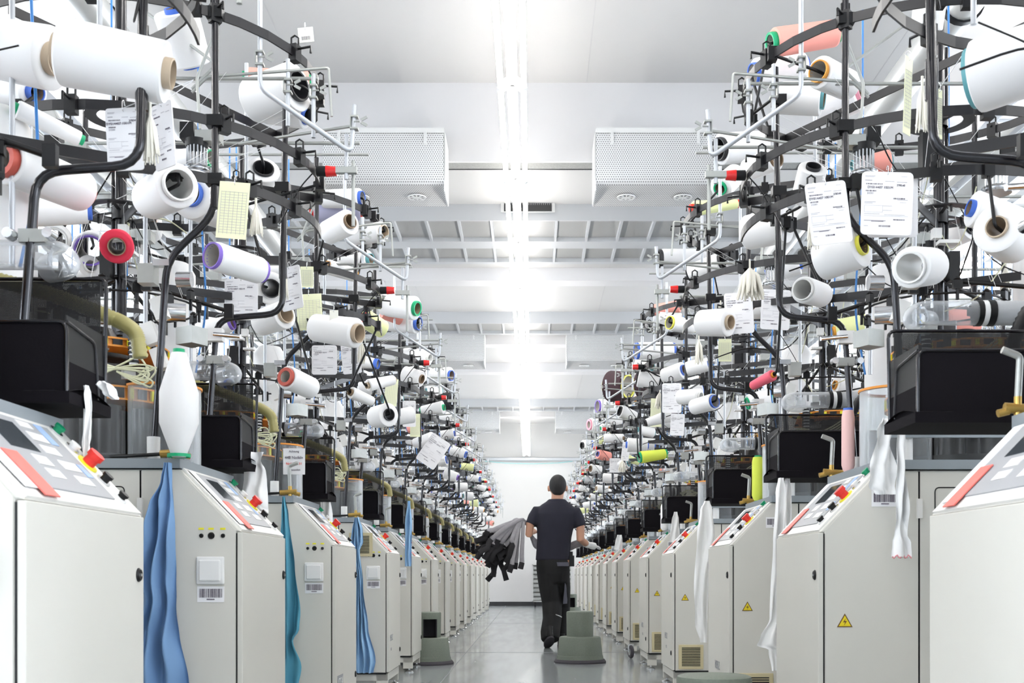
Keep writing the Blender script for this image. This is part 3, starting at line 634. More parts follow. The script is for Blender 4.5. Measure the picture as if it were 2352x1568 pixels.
    q = B(); q.bx((u0, bv0, 1.13), (u1, bv0+0.004, 1.285)).bx((u0, bv0, 1.13), (u0+0.004, bv1, 1.20)).bx((u1-0.004, bv0, 1.13), (u1, bv1, 1.285)).bx((u0, bv0+0.004, 1.128), (u1, bv1, 1.134))
    q.bx((u0+0.01, bv1-0.004, 1.13), (u1, bv1, 1.30))
    q.cur = 1; q.bx((u0+0.01, bv1, 1.30), (u1, bv1+0.003, bt)); q.bx((u0, bv0, 1.20), (u0+0.003, bv1, 1.30))
    bk = q.obj('mesh_basket', [M_cloth_k, M_mesh], root)
    q = B()
    for pts in ([(u0, bv0, 1.13), (u0, bv0, 1.285), (u1, bv0, 1.285), (u1, bv0, 1.13)], [(u0, bv1, 1.13), (u0-0.005, bv1, bt+0.005), (u1, bv1, bt+0.005), (u1, bv1, 1.13)], [(u0, bv0, 1.285), (u0, bv1-0.06, 1.27), (u0, bv1-0.04, 1.14)], [(u0, bv0, 1.13), (u0, bv1, 1.13)]): q.tube(fillet(pts, 0.02, 3), 0.005, 6)
    q.obj('basket_rim', M_pipe, bk)
    q = B(); rows = []
    for i in range(9):
        a = i/8; rows.append([Vector((u0-0.012+(u1-u0)*jj/10, bv0-0.015+(bv1-bv0+0.03)*a, 1.13+0.03*math.sin(PI*a)*(0.6+0.4*math.sin(jj*1.3)))) for jj in range(11)])
    q.grid(rows); q.bx((u0-0.012, bv0-0.015, 1.105), (u1-0.02, bv1+0.01, 1.131)); pd = q.obj('basket_pad', M_cloth_k, bk)
    # hoses
    if s < 0: hp = [(1.45, 0.87, 1.50), (1.2, 0.87, 1.435), (1.03, 0.87, 1.365), (0.995, 0.87, 1.34), (0.985, 0.87, 1.27)]
    else: hp = [(1.30, 1.15, 1.15), (1.30, 1.15, 1.36), (1.36, 1.15, 1.48), (1.5, 1.15, 1.5)]
    P = fillet(hp, 0.08, 8); Q = []; rr_ = []
    for a in range(len(P)-1):
        m = max(2, int((P[a+1]-P[a]).length/0.006))
        for k in range(m): Q.append(P[a].lerp(P[a+1], k/m))
    rr_ = [0.018+(0.002 if k % 2 else -0.001) for k in range(len(Q))]
    B().tube(Q, rr_, 10).obj('corrugated_hose', M_hose if s < 0 else M_black, root)
    yv = 0.62 if s < 0 else 1.26
    q = B(); q.tube(fillet([(1.15, yv+0.10, 1.46), (1.09, yv+0.06, 1.46), (1.09, yv, 1.465), (1.27, yv, 1.465)], 0.045, 6), 0.034, 16, False); el = q.obj('clear_elbow', M_elbow, root)
    q = B(); q.tube([(1.245, yv, 1.465), (1.26, yv, 1.465)], 0.037, 16); q.tube([(1.275, yv, 1.465), (1.295, yv, 1.465)], 0.037, 16); q.cur = 1; q.tube([(1.26, yv, 1.465), (1.275, yv, 1.465)], 0.036, 16); q.obj('hose_clip', [M_black, M_white], el)
    q = B(); Q = [Vector((1.295+k*0.005, yv, 1.465)) for k in range(60)]; q.tube(Q, [0.034+(0.0015 if k % 2 else 0) for k in range(60)], 12); q.obj('grey_hose', M_ghose, el)
    for (bu, bv_) in ((1.52, 0.72), (1.56, 0.74), (1.30, 0.95)):
        B().tube(fillet([(bu, bv_, 2.95), (bu, bv_, 2.3), (bu-0.05, bv_-0.06, 1.75), (bu-0.02, bv_-0.1, 1.5)], 0.1, 4), 0.004, 6).obj('air_line', mat('blue_hose', (0.03, 0.20, 0.55), 0.35), root)
    # fabric filter sleeve standing behind
    q = B(); q.lathe([(0.085, 0), (0.09, 0.3), (0.085, 0.72), (0.06, 0.76), (0.0, 0.77)], (1.42, 1.02, 1.20), n=18); q.obj('filter_sleeve', M_bag, root)
    q = B(); q.lathe([(0.05, 0), (0.05, 0.62)], (1.86, 0.75, 1.3), n=14); q.obj('filter_sleeve', M_bag, root)
    # rear unit
    q = B(); q.bx((1.55, 0.62, 0.12), (1.95, 0.95, 1.30)); q.obj('rear_unit', M_paint2, root)
    if s > 0:
        q = B(); q.bx((1.07, -0.0, 1.155), (1.9, 0.012, 1.175)); q.obj('guard_rail', M_slab, root)
    return root

rootL = build_machine(-1); rootR = build_machine(1)
NL = [1.98, 3.46, 5.10, 7.00, 8.46, 10.1, 11.65, 13.3, 14.9, 16.5, 18.1, 19.7, 21.3, 22.9]
NR = [1.92, 3.50, 5.08, 7.15, 8.75, 10.4, 12.0, 13.6, 15.2, 16.8, 18.4, 20.0, 21.6, 23.2]
machines = {}
for s, NN, R0, nm in ((-1, NL, rootL, 'left'), (1, NR, rootR, 'right')):
    for i, n in enumerate(NN):
        o = R0 if i == 0 else copy_tree(R0)
        o.location = (s*1.4, n+0.3, 0); machines[(s, i)] = o
        tag(o, 'pale grey knitting machine with sloped console, %s from the camera in the %s row' % (ORD[i], nm), 'machine', 'knitting machines lining the aisle')
# second rows, back to back, facing the side aisles
for s, R0, nm in ((-1, rootR, 'left'), (1, rootL, 'right')):
    for i in range(9):
        o = copy_tree(R0); o.location = (s*(4.185-1.4) if True else 0, 2.6+1.62*i+0.3, 0)
        tag(o, 'knitting machine seen from behind, %s from the camera in the row behind the %s row' % (ORD[i], nm), 'machine', 'knitting machines of the outer rows')
for ch in list(machines[(-1, 0)].children):
    if ch.name.startswith('clamp_handle'): bpy.data.objects.remove(ch)
# lettering on some front doors
for (s, i, body, z, sz, blk) in ((-1, 2, 'CC4', 0.235, 0.06, True), (-1, 3, 'MERZ', 0.335, 0.055, False), (1, 1, 'MERZ', 0.33, 0.055, False), (1, 2, 'MERZ', 0.30, 0.055, False), (1, 3, 'MERZ', 0.33, 0.055, False), (1, 4, 'MERZ', 0.33, 0.055, False)):
    ro = machines[(s, i)]
    vloc = (-0.3+0.12) if s < 0 else 0.3-0.28
    rot = (PI/2, 0, PI/2) if s < 0 else (PI/2, 0, -PI/2)
    xx = s*(0.885-1.4-0.0006)
    if blk:
        MB().bx((xx, vloc-0.075, z-0.035), (xx+0.001, vloc+0.075, z+0.035)).obj('black_plate', M_greypanel, ro)
        text_obj('lettering', body, sz, (xx+0.002, vloc, z), rot, M_white, ro)
    else:
        text_obj('lettering', body, sz, (xx-s*0.001, vloc, z), rot, M_greypanel, ro)
        text_obj('lettering', 'CC4', 0.026, (xx-s*0.001, vloc-0.02, z-0.07), rot, M_inkl, ro)
vg = MB(); ro = machines[(-1, 3)]
vg.bx((1.4-1.13, -0.31, 0.845), (1.4-0.985, -0.304, 0.99)); vg.cur = 1
for k in range(12): vg.bx((1.4-1.11, -0.3115, 0.865+k*0.0092), (1.4-1.005, -0.3095, 0.8695+k*0.0092))
vg.obj('vent_grille', [M_beige, M_black], ro)
# paper notice on the clear cover of the third left machine
ro = machines[(-1, 2)]
pn = MB().bx((0.26, -0.216, 1.19), (0.36, -0.213, 1.31)).obj('notice', M_paper, ro)
for k, (tx_, sz, m) in enumerate((('Achtung', 0.014, M_ink), ('448 Nadeln', 0.018, M_ink), ('Nadel 70.31', 0.015, M_red), ('verwenden', 0.013, M_ink))):
    text_obj('notice_text', tx_, sz, (0.31, -0.2175, 1.295-k*0.028), (PI/2, 0, 0), m, pn)
ro = machines[(1, 2)]
pn = MB().bx((-0.31, -0.216, 1.255), (-0.25, -0.213, 1.30)).obj('notice', mat('beige_paper', (0.6, 0.56, 0.45), 0.6), ro)
text_obj('notice_text', 'F6R0', 0.022, (-0.28, -0.2175, 1.278), (PI/2, 0, 0), M_ink, pn)

# ------------------------------------------------------------------ yarn cones
YC = {'white': (0.86, 0.855, 0.85), 'coral': (0.90, 0.36, 0.30), 'lime': (0.72, 0.82, 0.10), 'paleyellow': (0.80, 0.84, 0.42), 'red': (0.72, 0.03, 0.07),
      'pinkred': (0.85, 0.14, 0.20), 'maroon': (0.035, 0.012, 0.018), 'lilac': (0.50, 0.50, 0.68), 'grey': (0.55, 0.55, 0.56), 'pink': (0.85, 0.55, 0.52), 'black': (0.015, 0.015, 0.017)}
CC = {'tan': (0.50, 0.40, 0.29), 'brown': (0.22, 0.15, 0.09), 'blue': (0.06, 0.16, 0.62), 'coral': (0.55, 0.10, 0.07), 'green': (0.0, 0.38, 0.16), 'orange': (0.80, 0.36, 0.05),
      'teal': (0.12, 0.36, 0.40), 'purple': (0.22, 0.13, 0.55), 'black': (0.015, 0.015, 0.018), 'red': (0.75, 0.04, 0.02), 'yellow': (0.75, 0.72, 0.08), 'white': (0.78, 0.78, 0.76), 'pink': (0.75, 0.30, 0.38)}
NAMEY = {'paleyellow': 'pale yellow', 'pinkred': 'pinkish red', 'maroon': 'dark maroon'}
def ymat(c): return mat('yarn_'+c, YC[c], 0.8, bump=0.12, nscale=120)
def cmat(c): return mat('core_'+c, CC[c], 0.5)
CACHE = {}
def cone_mesh(shape, yc, cc, core=0.5):
    k = (shape, yc, cc, core)
    if k in CACHE: return CACHE[k]
    r2 = {'cyl': 0.92, 'cone': 0.62, 'slim': 0.8}[shape]
    ri = core
    m = MB(); m.lathe([(ri, 0.03), (0.90, 0.0), (0.985, 0.025), (1.0, 0.06), (r2+0.01, 0.955), (r2-0.03, 0.985), (ri*0.9, 0.97)], n=28)
    c = MB(); w_ = 0.90
    th_ = {'coral': 0.68, 'pink': 0.7, 'green': 0.8, 'red': 0.7}.get(cc, 0.92)
    c.lathe([(ri*th_*0.97, 0.02), (ri*th_, -0.06), (ri*1.04, -0.065), (ri*1.06, -0.01), (ri*1.0, 0.05)], n=24)
    e = ri*0.92
    c.lathe([(e*1.0, 0.9), (e*1.02, 1.05), (e*0.9, 1.055), (e*0.88, 0.9)], n=24)
    c.cur = 1; c.lathe([(ri*th_*0.98, -0.045), (ri*th_*0.85, 1.0)], n=20)
    CACHE[k] = (m.mesh('yarn_cone', ymat(yc)), c.mesh('core_tube', [cmat(cc), cmat(cc) if cc in ('black', 'tan', 'brown', 'white') else (mat('core_inside_light', (0.50, 0.48, 0.44), 0.6) if core > 0.62 else mat('core_inside_card', (0.28, 0.20, 0.13), 0.7))])); return CACHE[k]
NCONE = [0]
def cone(p1, p2, r, label, yc='white', cc='tan', shape='cyl', core=0.5, group='yarn cones on the creels'):
    a, b = Vector(p1), Vector(p2); d = b-a; me, mc = cone_mesh(shape, yc, cc, core)
    o = bpy.data.objects.new('yarn_cone', me); COL.objects.link(o)
    o.location = a; o.rotation_mode = 'QUATERNION'; o.rotation_quaternion = Vector((0, 0, 1)).rotation_difference(d.normalized()); o.scale = (r, r, d.length)
    q = bpy.data.objects.new('core_tube', mc); COL.objects.link(q); q.parent = o
    tag(o, label, 'yarn cone', group); NCONE[0] += 1; return o
RINGS = [(s_, n_, z_) for s_, N_ in ((-1, NL), (1, NR)) for n_ in N_[:8] for z_ in (1.947, 2.127, 2.46)]
def holder(o, a, b):
    best = None
    for (s_, n_, z_) in RINGS:
        for p in (b, a):
            dx, dy = p.x-s_*UC, p.y-(n_+VC); d = math.hypot(dx, dy) or 1e-6
            q_ = Vector((s_*UC+dx/d*RR, n_+VC+dy/d*RR, z_)); L_ = (q_-p).length
            if z_ == 1.947 and dy > 0: continue
            if best is None or L_ < best[0]: best = (L_, p, q_)
    if best[0] > (0.6 if a.y > 3.2 else 0.3): return
    other = a if best[1] is b else b; ax = (best[1]-other).normalized(); e = best[1]+ax*0.02
    pts = fillet([best[1].lerp(other, 0.6), e, best[2]], 0.02, 3)
    m_ = MB(); m_.tube([p-a for p in pts], 0.0055, 6); m_.box(best[2]-a, (0.03, 0.03, 0.045))
    h = bpy.data.objects.new('holder_arm', m_.mesh('holder_arm', M_black)); COL.objects.link(h); h.parent = o
    h.matrix_parent_inverse = (Matrix.Translation(a) @ o.rotation_quaternion.to_matrix().to_4x4() @ Matrix.Diagonal((*o.scale, 1))).inverted() @ Matrix.Translation(a)
def pcone(x1, y1, x2, y2, rpx, Y, label, yc='white', cc='tan', shape='cyl', core=0.5, dY=0.05):
    """cone from two pixel end points; x1,y1 is the rimmed end; dY = how much deeper the second end lies"""
    a = W(x1, y1, Y-dY/2); b = W(x2, y2, Y+dY/2); o = cone(a, b, rpx*Y/FPX, label, yc, cc, shape, core)
    if Y > 3.2: holder(o, a, b)
    return o
PC = [  # left side
 (140,118,385,168,74,2.62,'large white yarn cone at upper left, tan tube ends both showing','white','tan','cyl',.5,.03),
 (122,135,-70,100,70,2.85,'large white yarn cone cut off by the left edge, behind the tan tubed one','white','tan','cyl',.5,.05),
 (78,212,-60,190,40,3.5,'white yarn cone with blue rim at the left edge under the large cones','white','blue','cyl',.5,.1),
 (38,250,185,320,21,3.0,'slim white yarn tube slanting down at left, black holder behind it','white','green','slim',.6,.1),
 (14,368,190,440,52,2.95,'white yarn cone with orange red rim at left edge','white','coral','cyl',.68,.25),
 (402,25,440,150,50,3.7,'white yarn cone tipped down at the top, bright blue rim','white','blue','cyl',.45,.1),
 (682,198,580,232,54,4.15,'white yarn cone with open black tube end behind bent silver rod','white','black','cyl',.6,.1),
 (567,187,712,192,30,4.45,'coral yarn cone with green ends behind a white cone, upper left','coral','green','cyl',.7,.05),
 (702,268,610,258,27,4.3,'small white yarn cone with blue rim below the black tubed cone','white','blue','cyl',.6,.05),
 (408,425,345,458,50,3.5,'white hollow yarn cone with wide open mouth under left bar','white','white','cyl',.68,.2),
 (440,445,520,478,55,3.9,'large white yarn cone partly behind the dark left post','white','blue','cyl',.5,.2),
 (605,388,597,440,38,4.6,'white yarn cone tipped down on black holder, left middle ring','white','black','cone',.6,.1),
 (492,588,598,622,33,3.4,'white yarn cone with thin purple rim hanging below yellow slip','white','purple','cyl',.86,.15),
 (268,566,272,560,37,3.1,'bright red yarn cone seen end on, hanging from thin rod','red','brown','cyl',.5,.22),
 (125,552,135,545,32,4.3,'hollow white yarn cone seen end on, leftmost of the pair','white','white','cyl',.8,.3),
 (207,575,215,565,40,4.2,'hollow white yarn cone with thin blue line beside the red cone','white','purple','cyl',.78,.3),
 (208,612,175,642,28,4.1,'pale grey yarn cone tipped down below the hollow pair','white','white','cone',.5,.1),
 (345,508,348,535,26,4.8,'small white yarn cone below guide disc at left','white','orange','cyl',.5,.1),
 (330,545,322,572,15,4.8,'small yarn cone with orange and teal wrapper at left','white','orange','cyl',.7,.1),
 (803,509,752,535,29,5.0,'white yarn cone with open brown tube, third machine left row','white','brown','cyl',.55,.1),
 (880,532,808,542,23,5.5,'white yarn cone with tan tube behind the silver rod, left','white','tan','cyl',.6,.1),
 (828,455,742,457,22,5.4,'white yarn cone with blue and green end above the lilac one','white','blue','cyl',.7,.05),
 (718,482,826,478,30,5.5,'lilac yarn cone with red ends on upper left creel','lilac','red','cyl',.7,.05),
 (848,595,760,598,20,6.3,'white yarn cone with teal wrapper end, left row middle distance','white','teal','cyl',.6,.1),
 (752,612,815,632,17,5.9,'white yarn cone with orange and teal rim beside dark post','white','orange','cyl',.7,.1),
 (820,765,722,752,34,4.9,'white yarn cone with tan tube behind yellow list, left','white','tan','cyl',.6,.1),
 (655,722,598,742,32,4.7,'white yarn cone with dark clamp in its mouth, left row','white','tan','cyl',.6,.1),
 (622,662,600,655,36,4.9,'white yarn cone with open black mouth beside tassel, left','white','black','cyl',.55,.25),
 (955,708,880,700,27,7.1,'upper white yarn cone with green rim, fourth machine left row','white','green','cyl',.6,.1),
 (958,742,878,736,24,7.3,'lower white yarn cone with blue rim, fourth machine left row','white','blue','cyl',.6,.1),
 (836,730,880,757,22,6.0,'pale yellow yarn cone with red ring on the left creel','paleyellow','red','cyl',.55,.1),
 (658,866,716,892,27,4.7,'white yarn cone with orange red rim low on the left creel','white','coral','cyl',.75,.15),
 (806,901,855,922,14,5.6,'slim white yarn cone with brown open end, left row','white','brown','slim',.55,.1),
 (893,952,862,958,27,6.3,'white yarn cone with black clamp bar, low in left row','white','black','cyl',.5,.1),
 (845,885,905,872,14,6.4,'slim white yarn cone lying across dark holder, left row','white','tan','slim',.5,.1),
 (985,822,928,815,19,8.6,'white yarn cone on upper ring of fifth left machine','white','white','cyl',.5,.1),
 (966,860,938,862,21,8.3,'white yarn cone with black open mouth, fifth left machine','white','black','cyl',.55,.1),
 (1035,862,985,862,19,9.6,'white yarn cone outermost on fifth left machine','white','blue','cyl',.6,.1),
 (1040,920,985,925,20,10.3,'dark yarn cone on the sixth left machine','black','black','cyl',.6,.1),
 # right side
 (1777,98,1920,76,32,4.3,'coral yarn cone with green ends at the upper right','coral','green','cyl',.7,.05),
 (1735,170,1845,152,34,4.5,'white yarn cone with blue and green rim below coral cone','white','blue','cyl',.7,.05),
 (1882,165,1950,197,36,3.9,'white yarn cone with open brown mouth and orange rim, upper right','white','orange','cyl',.66,.12),
 (1888,226,1790,225,38,4.2,'white yarn cone with teal wrapper end, upper right','white','teal','cyl',.6,.05),
 (1972,216,1880,258,38,4.6,'large white yarn cone with pink hole behind right post','white','pink','cyl',.5,.1),
 (2240,178,2420,120,82,2.9,'very large white yarn cone cut off by the right edge','white','teal','cyl',.8,-.12),
 (2140,-30,2128,72,38,3.6,'white yarn cone tipped down at the top edge, right','white','white','cyl',.5,.05),
 (1655,342,1752,334,35,5.0,'white yarn cone with black rim above red lamp, right row','white','black','cyl',.7,.1),
 (1782,364,1715,392,27,4.5,'white yarn cone with open brown mouth and white knob, right','white','brown','cyl',.72,.12),
 (1868,385,1846,462,33,4.3,'white yarn cone tipped down over a black cap, right','white','black','cyl',.5,.1),
 (1592,479,1694,468,17,6.0,'pale yellow yarn cone with red ends, right row','paleyellow','red','cone',.6,.05),
 (1655,432,1690,400,27,5.7,'white yarn cone with green rimmed black mouth, right','white','green','cyl',.55,.1),
 (1805,514,1715,535,42,4.6,'large white yarn cone with small brown hole, right row','white','brown','cyl',.38,.12),
 (1978,563,1885,600,50,3.6,'large white yarn cone with yellow rim behind the right post','white','yellow','cyl',.45,.1),
 (2092,614,2140,612,46,3.15,'hollow white yarn cone with clear core, right of dark post','white','white','cyl',.72,.12),
 (2290,522,2330,555,56,3.4,'white yarn cone with tan core facing camera near right edge','white','tan','cyl',.42,.12),
 (1518,594,1625,592,22,6.6,'light grey yarn cone with black rims, right row','grey','black','cyl',.9,.05),
 (1655,602,1585,628,22,6.3,'white yarn cone with large black mouth beside grey cone','white','black','cyl',.85,.1),
 (1675,740,1608,742,32,5.0,'white yarn cone behind cards in third right machine','white','tan','cyl',.5,.1),
 (1562,703,1502,712,14,7.6,'small coral yarn cone, right row middle distance','coral','grey' if False else 'tan','cyl',.6,.05),
 (1540,741,1592,750,18,7.2,'white yarn cone with yellow open rim, right row','white','yellow','cyl',.8,.1),
 (1465,806,1545,804,20,8.6,'white yarn cone with bright blue ends, right row','white','blue','cyl',.9,.05),
 (1845,665,1888,678,30,4.3,'hollow white yarn cone with clamp inside, right row','white','white','cyl',.78,.15),
 (1402,887,1442,887,36,10.3,'dark maroon yarn cone with yellow rim, outer one, right row','maroon','yellow','cyl',.8,-.12),
 (1470,885,1520,880,33,9.8,'dark maroon yarn cone behind the other, inner one, right row','maroon','yellow','cyl',.6,-.12),
 (1375,933,1430,935,17,11.9,'white yarn cone with purple rim, sixth right machine','white','purple','cyl',.8,.1),
 (1355,975,1400,975,15,13.5,'white yarn cone with pink rim, seventh right machine','white','pink','cyl',.8,.1),
 (1338,1023,1382,1023,13,15.2,'white yarn cone with black tube, eighth right machine','white','black','cyl',.6,.1),
 (1776,861,1728,886,13,4.6,'pinkish red yarn cone slanting up beside dark pipe, right','pinkred','orange','slim',.5,.1),
 (1471,1050,1528,1042,14,9.0,'bright lime yarn cone with green ends, low right','lime','green','slim',.8,.05),
 (1640,922,1592,935,19,6.2,'hollow white yarn cone low in right row, blue inner line','white','blue','cyl',.75,.12),
 (1608,910,1560,912,18,6.7,'white yarn cone behind job card, low right','white','white','cyl',.5,.1),
 (1570,850,1525,865,20,7.6,'white yarn cone above the list on fifth right machine','white','blue','cyl',.6,.1),
 (2230,520,2180,545,30,4.6,'white yarn cone with black mouth left of tan cored one','white','black','cyl',.6,.1),
 (1765,700,1720,705,30,5.4,'white yarn cone between the two hanging cards, right','white','teal','cyl',.5,.1)]
for t in PC: pcone(*t[:7], yc=t[7], cc=t[8], shape=t[9], core=t[10], dY=t[11])
# standing bobbins on the worktops
def standing(px, base_y, top_y, wpx, Y, label, yc, cc):
    a = W(px, base_y, Y); a.z = 1.0855; s_ = Y/FPX; h = (base_y-top_y)*s_; r = wpx/2*s_
    o = empty('standing_yarn_cone', a, label, 'yarn cone', 'cones standing on worktops')
    if yc == 'white' and wpx > 60: prof = [(0.02, 0.0), (0.024, 0.01), (r, h*0.31), (r, h*0.59), (0.022, h*0.95), (0.0, h*0.95)]
    else: prof = [(r*0.55, 0.0), (r*0.8, h*0.05), (r, h*0.12), (r*0.97, h*0.85), (r*0.8, h*0.95), (0.0, h*0.96)]
    MB().lathe(prof, n=28).obj('yarn', ymat(yc), o)
    MB().lathe([(0.0, 0.99*h), (0.017, 0.985*h), (0.018, 0.94*h), (0.0175, 0.94*h)], n=16).lathe([(r*0.6, 0.0), (r*0.6, 0.03*h)], n=16).obj('core_tube', cmat(cc), o)
standing(411, 1070, 818, 88, 3.42, 'tall white double tapered bobbin with green cap beside post', 'white', 'green')
standing(1948, 1096, 945, 30, 3.95, 'pink yarn cone with blue base standing on second right machine', 'pink', 'blue')
standing(1741, 1148, 1042, 28, 5.45, 'neon yellow yarn cone with green base standing on third right machine', 'lime', 'green')
standing(1528, 1212, 1148, 22, 9.12, 'small white yarn cone standing on fifth right machine worktop', 'white', 'white')

# regular cones on the further machines
SLOT = [(2.46, 0.45, 'front of the top ring'), (2.46, -0.6, 'near side of the top ring'), (2.46, 1.6, 'far side of the top ring'), (2.127, 0.1, 'front of the middle ring'), (2.127, 1.2, 'far side of the middle ring'), (2.127, -1.0, 'near side of the middle ring'), (1.90, 0.6, 'front of the low ring'), (1.90, -1.7, 'rear of the low ring'), (1.80, 2.2, 'low at the far back')]
rnd = random.Random(11)
def autocone(s, near, z, a, label, uoff=0, big=1.0):
    c = Vector((s*(UC+uoff-RR*0.93*math.cos(a)), near+VC+RR*0.93*math.sin(a), z-0.075))
    th = rnd.uniform(-0.5, 0.5); d = Vector((s*math.cos(th)*rnd.choice((1, 1, -1)), math.sin(th), rnd.uniform(-0.35, 0.25))).normalized()
    L = rnd.uniform(0.13, 0.19)*big; r = rnd.uniform(0.045, 0.062)*big
    yc = rnd.choice(['white']*11+['coral', 'paleyellow', 'grey']) ; cc = rnd.choice(['tan', 'blue', 'green', 'purple', 'black', 'teal', 'white', 'orange', 'brown', 'blue'])
    cone(c-d*L/2, c+d*L/2, r, label % (NAMEY.get(yc, yc), cc), yc, cc, rnd.choice(('cyl', 'cyl', 'cone')), rnd.choice((0.45, 0.55, 0.7)))
for s, NN, nm in ((-1, NL, 'left'), (1, NR, 'right')):
    for i, n in enumerate(NN):
        if i < 3: slots = [SLOT[2], SLOT[7], SLOT[8]] if i > 0 else [SLOT[7]]
        elif i < 6: slots = SLOT[1:]
        else: slots = SLOT
        for (z, a, ph) in slots:
            autocone(s, n, z, a, '%%s yarn cone, %%s core, %s, %s machine, %s row' % (ph.replace('the ', ''), ORD[i], nm))
    for i in range(9):
        for (z, a, ph) in (SLOT[2], SLOT[5], SLOT[7], SLOT[4]):
            a2 = PI-a
            autocone(s, 2.6+1.62*i, z, a2, '%%s yarn cone, %%s core, %s, %s machine, outer %s row' % (ph.replace('the ', ''), ORD[i], nm), uoff=1.485)

# ------------------------------------------------------------------ hanging cards, lists, tags and tassels
def card(x0, y0, x1, y1, Y, label, kind='card', tilt=0.0, yaw=0.0):
    sc = Y/FPX; wd = (x1-x0)*sc; ht = (y1-y0)*sc; c = W((x0+x1)/2, (y0+y1)/2, Y)
    nm = {'card': 'job_card', 'list': 'paper_list', 'tag': 'paper_tag'}[kind]
    t = 0.003 if kind == 'card' else 0.0012
    poly = []; r = min(wd, ht)*(0.09 if kind == 'card' else 0.01)
    for cx, cz, a0 in ((wd/2-r, ht/2-r, 0), (-wd/2+r, ht/2-r, 90), (-wd/2+r, -ht/2+r, 180), (wd/2-r, -ht/2+r, 270)):
        for k in range(5): a = math.radians(a0+k*22.5); poly.append((cx+r*math.cos(a), cz+r*math.sin(a)))
    o = MB().prism(poly, 1, -t/2, t/2).obj(nm, {'card': M_paper, 'list': M_yellowpaper, 'tag': mat('tag_paper', (0.84, 0.84, 0.76), 0.7)}[kind])
    o.location = c; o.rotation_euler = (0, tilt, yaw)
    tag(o, label, {'card': 'card', 'list': 'paper', 'tag': 'tag'}[kind], {'card': 'job cards hung on the creels', 'list': 'yellow lists hung on the creels', 'tag': 'small paper tags'}[kind])
    q = MB(); rn = random.Random(int(x0)); yy = -t/2-0.0006
    if kind == 'card':
        def ln(fx, fz, fw, fh, m=0):
            q.cur = m; q.bx((-wd/2+wd*fx, yy, ht/2-ht*fz-ht*fh/2), (-wd/2+wd*(fx+fw), yy+0.0005, ht/2-ht*fz+ht*fh/2))
        def bars(fx, fz, fw, fh):
            x = fx
            while x < fx+fw: w2 = rn.choice((0.004, 0.007, 0.011)); ln(x, fz, w2, fh, 0); x += w2+rn.choice((0.004, 0.008, 0.012))
        for (a, b_, c_, d_) in ((.06, .07, .2, .006), (.06, .085, .18, .004), (.76, .07, .12, .004), (.45, .15, .18, .006), (.68, .16, .2, .007), (.06, .14, .14, .012), (.70, .44, .2, .006), (.75, .48, .12, .004), (.06, .48, .22, .006), (.06, .50, .16, .006), (.42, .54, .18, .004), (.42, .61, .18, .004), (.06, .67, .3, .005), (.45, .68, .4, .004), (.06, .86, .08, .006)): ln(a, b_, c_, d_, 1)
        bars(.08, .195, .32, .02); bars(.08, .305, .2, .02); bars(.62, .42, .22, .022); bars(.63, .755, .22, .02); bars(.35, .86, .22, .026)
        ln(.06, .775, .42, .012, 1); ln(.2, .785, .24, .008, 0)
        for (a, b_, c_, d_) in ((.06, .535, .36, .002), (.06, .64, .36, .002), (.06, .5875, .003, .105), (.415, .5875, .003, .105), (.06, .70, .85, .002)): ln(a, b_, c_, d_, 1)
        q.obj('print', [M_ink, M_inkl], o)
        if wd > 0.07:
            text_obj('card_text', 'DY014407 1001M', ht*0.055, (-wd/2+wd*0.36, yy, ht/2-ht*.25), (PI/2, 0, 0), M_ink, o)
            text_obj('card_text', '278540', ht*0.045, (-wd/2+wd*0.76, yy, ht/2-ht*.21), (PI/2, 0, 0), M_ink, o)
            text_obj('card_text', '21D01', ht*0.04, (-wd/2+wd*0.17, yy, ht/2-ht*.345), (PI/2, 0, 0), M_inkl, o)
    elif kind == 'list':
        for k in range(16): q.bx((-wd*0.42, yy, ht*0.32-k*ht*0.048), (wd*0.42, yy+0.0004, ht*0.32-k*ht*0.048+0.0006))
        for k in range(7): q.bx((-wd*0.42+k*wd*0.14, yy, -ht*0.42), (-wd*0.42+k*wd*0.14+0.0006, yy+0.0004, ht*0.33))
        for k in range(22): q.bx((-wd*0.38+rn.random()*wd*0.5, yy-0.0003, -ht*0.4+rn.random()*ht*0.84), (-wd*0.3+rn.random()*wd*0.55, yy, -ht*0.4+rn.random()*ht*0.001)) if False else None
        q.obj('ruled_lines', M_inkl, o)
    else:
        for k in range(9): q.bx((-wd*0.3+k*wd*0.065, yy, -ht*0.35), (-wd*0.3+k*wd*0.065+wd*0.03, yy+0.0004, -ht*0.1))
        q.obj('barcode', M_ink, o)
    tp = c+Vector((math.sin(tilt)*ht/2, 0, ht/2)); bb = min(((Vector((s_*UC+(tp.x-s_*UC)/dd_*RR, n_+VC+(tp.y-n_-VC)/dd_*RR, z_))-tp).length, s_*UC+(tp.x-s_*UC)/dd_*RR, n_+VC+(tp.y-n_-VC)/dd_*RR, z_) for (s_, n_, z_) in RINGS for dd_ in [math.hypot(tp.x-s_*UC, tp.y-n_-VC)])
    if bb[0] < 0.7 and bb[3] > tp.z-0.05:
        R_ = Matrix.Rotation(yaw, 3, 'Z') @ Matrix.Rotation(tilt, 3, 'Y'); wr = MB(); wr.tube([(0, 0, ht/2), R_.inverted() @ (Vector(bb[1:])-c)], 0.0012, 4); wr.obj('hanging_wire', M_steel, o)
    MB().tube(fillet([(0, 0.004, ht/2-0.012), (0, -0.006, ht/2-0.006), (0, -0.004, ht/2+0.015), (0, 0.006, ht/2+0.022), (0, 0.012, ht/2+0.01)], 0.004, 3), 0.0012, 5).obj('hook', M_steel, o)
    return o
card(1978, 395, 2096, 540, 3.40, 'large white job card hung right of the right dark post', tilt=0.03)
card(1855, 418, 1952, 560, 3.36, 'large white job card hung left of the right dark post', tilt=-0.14, yaw=0.1)
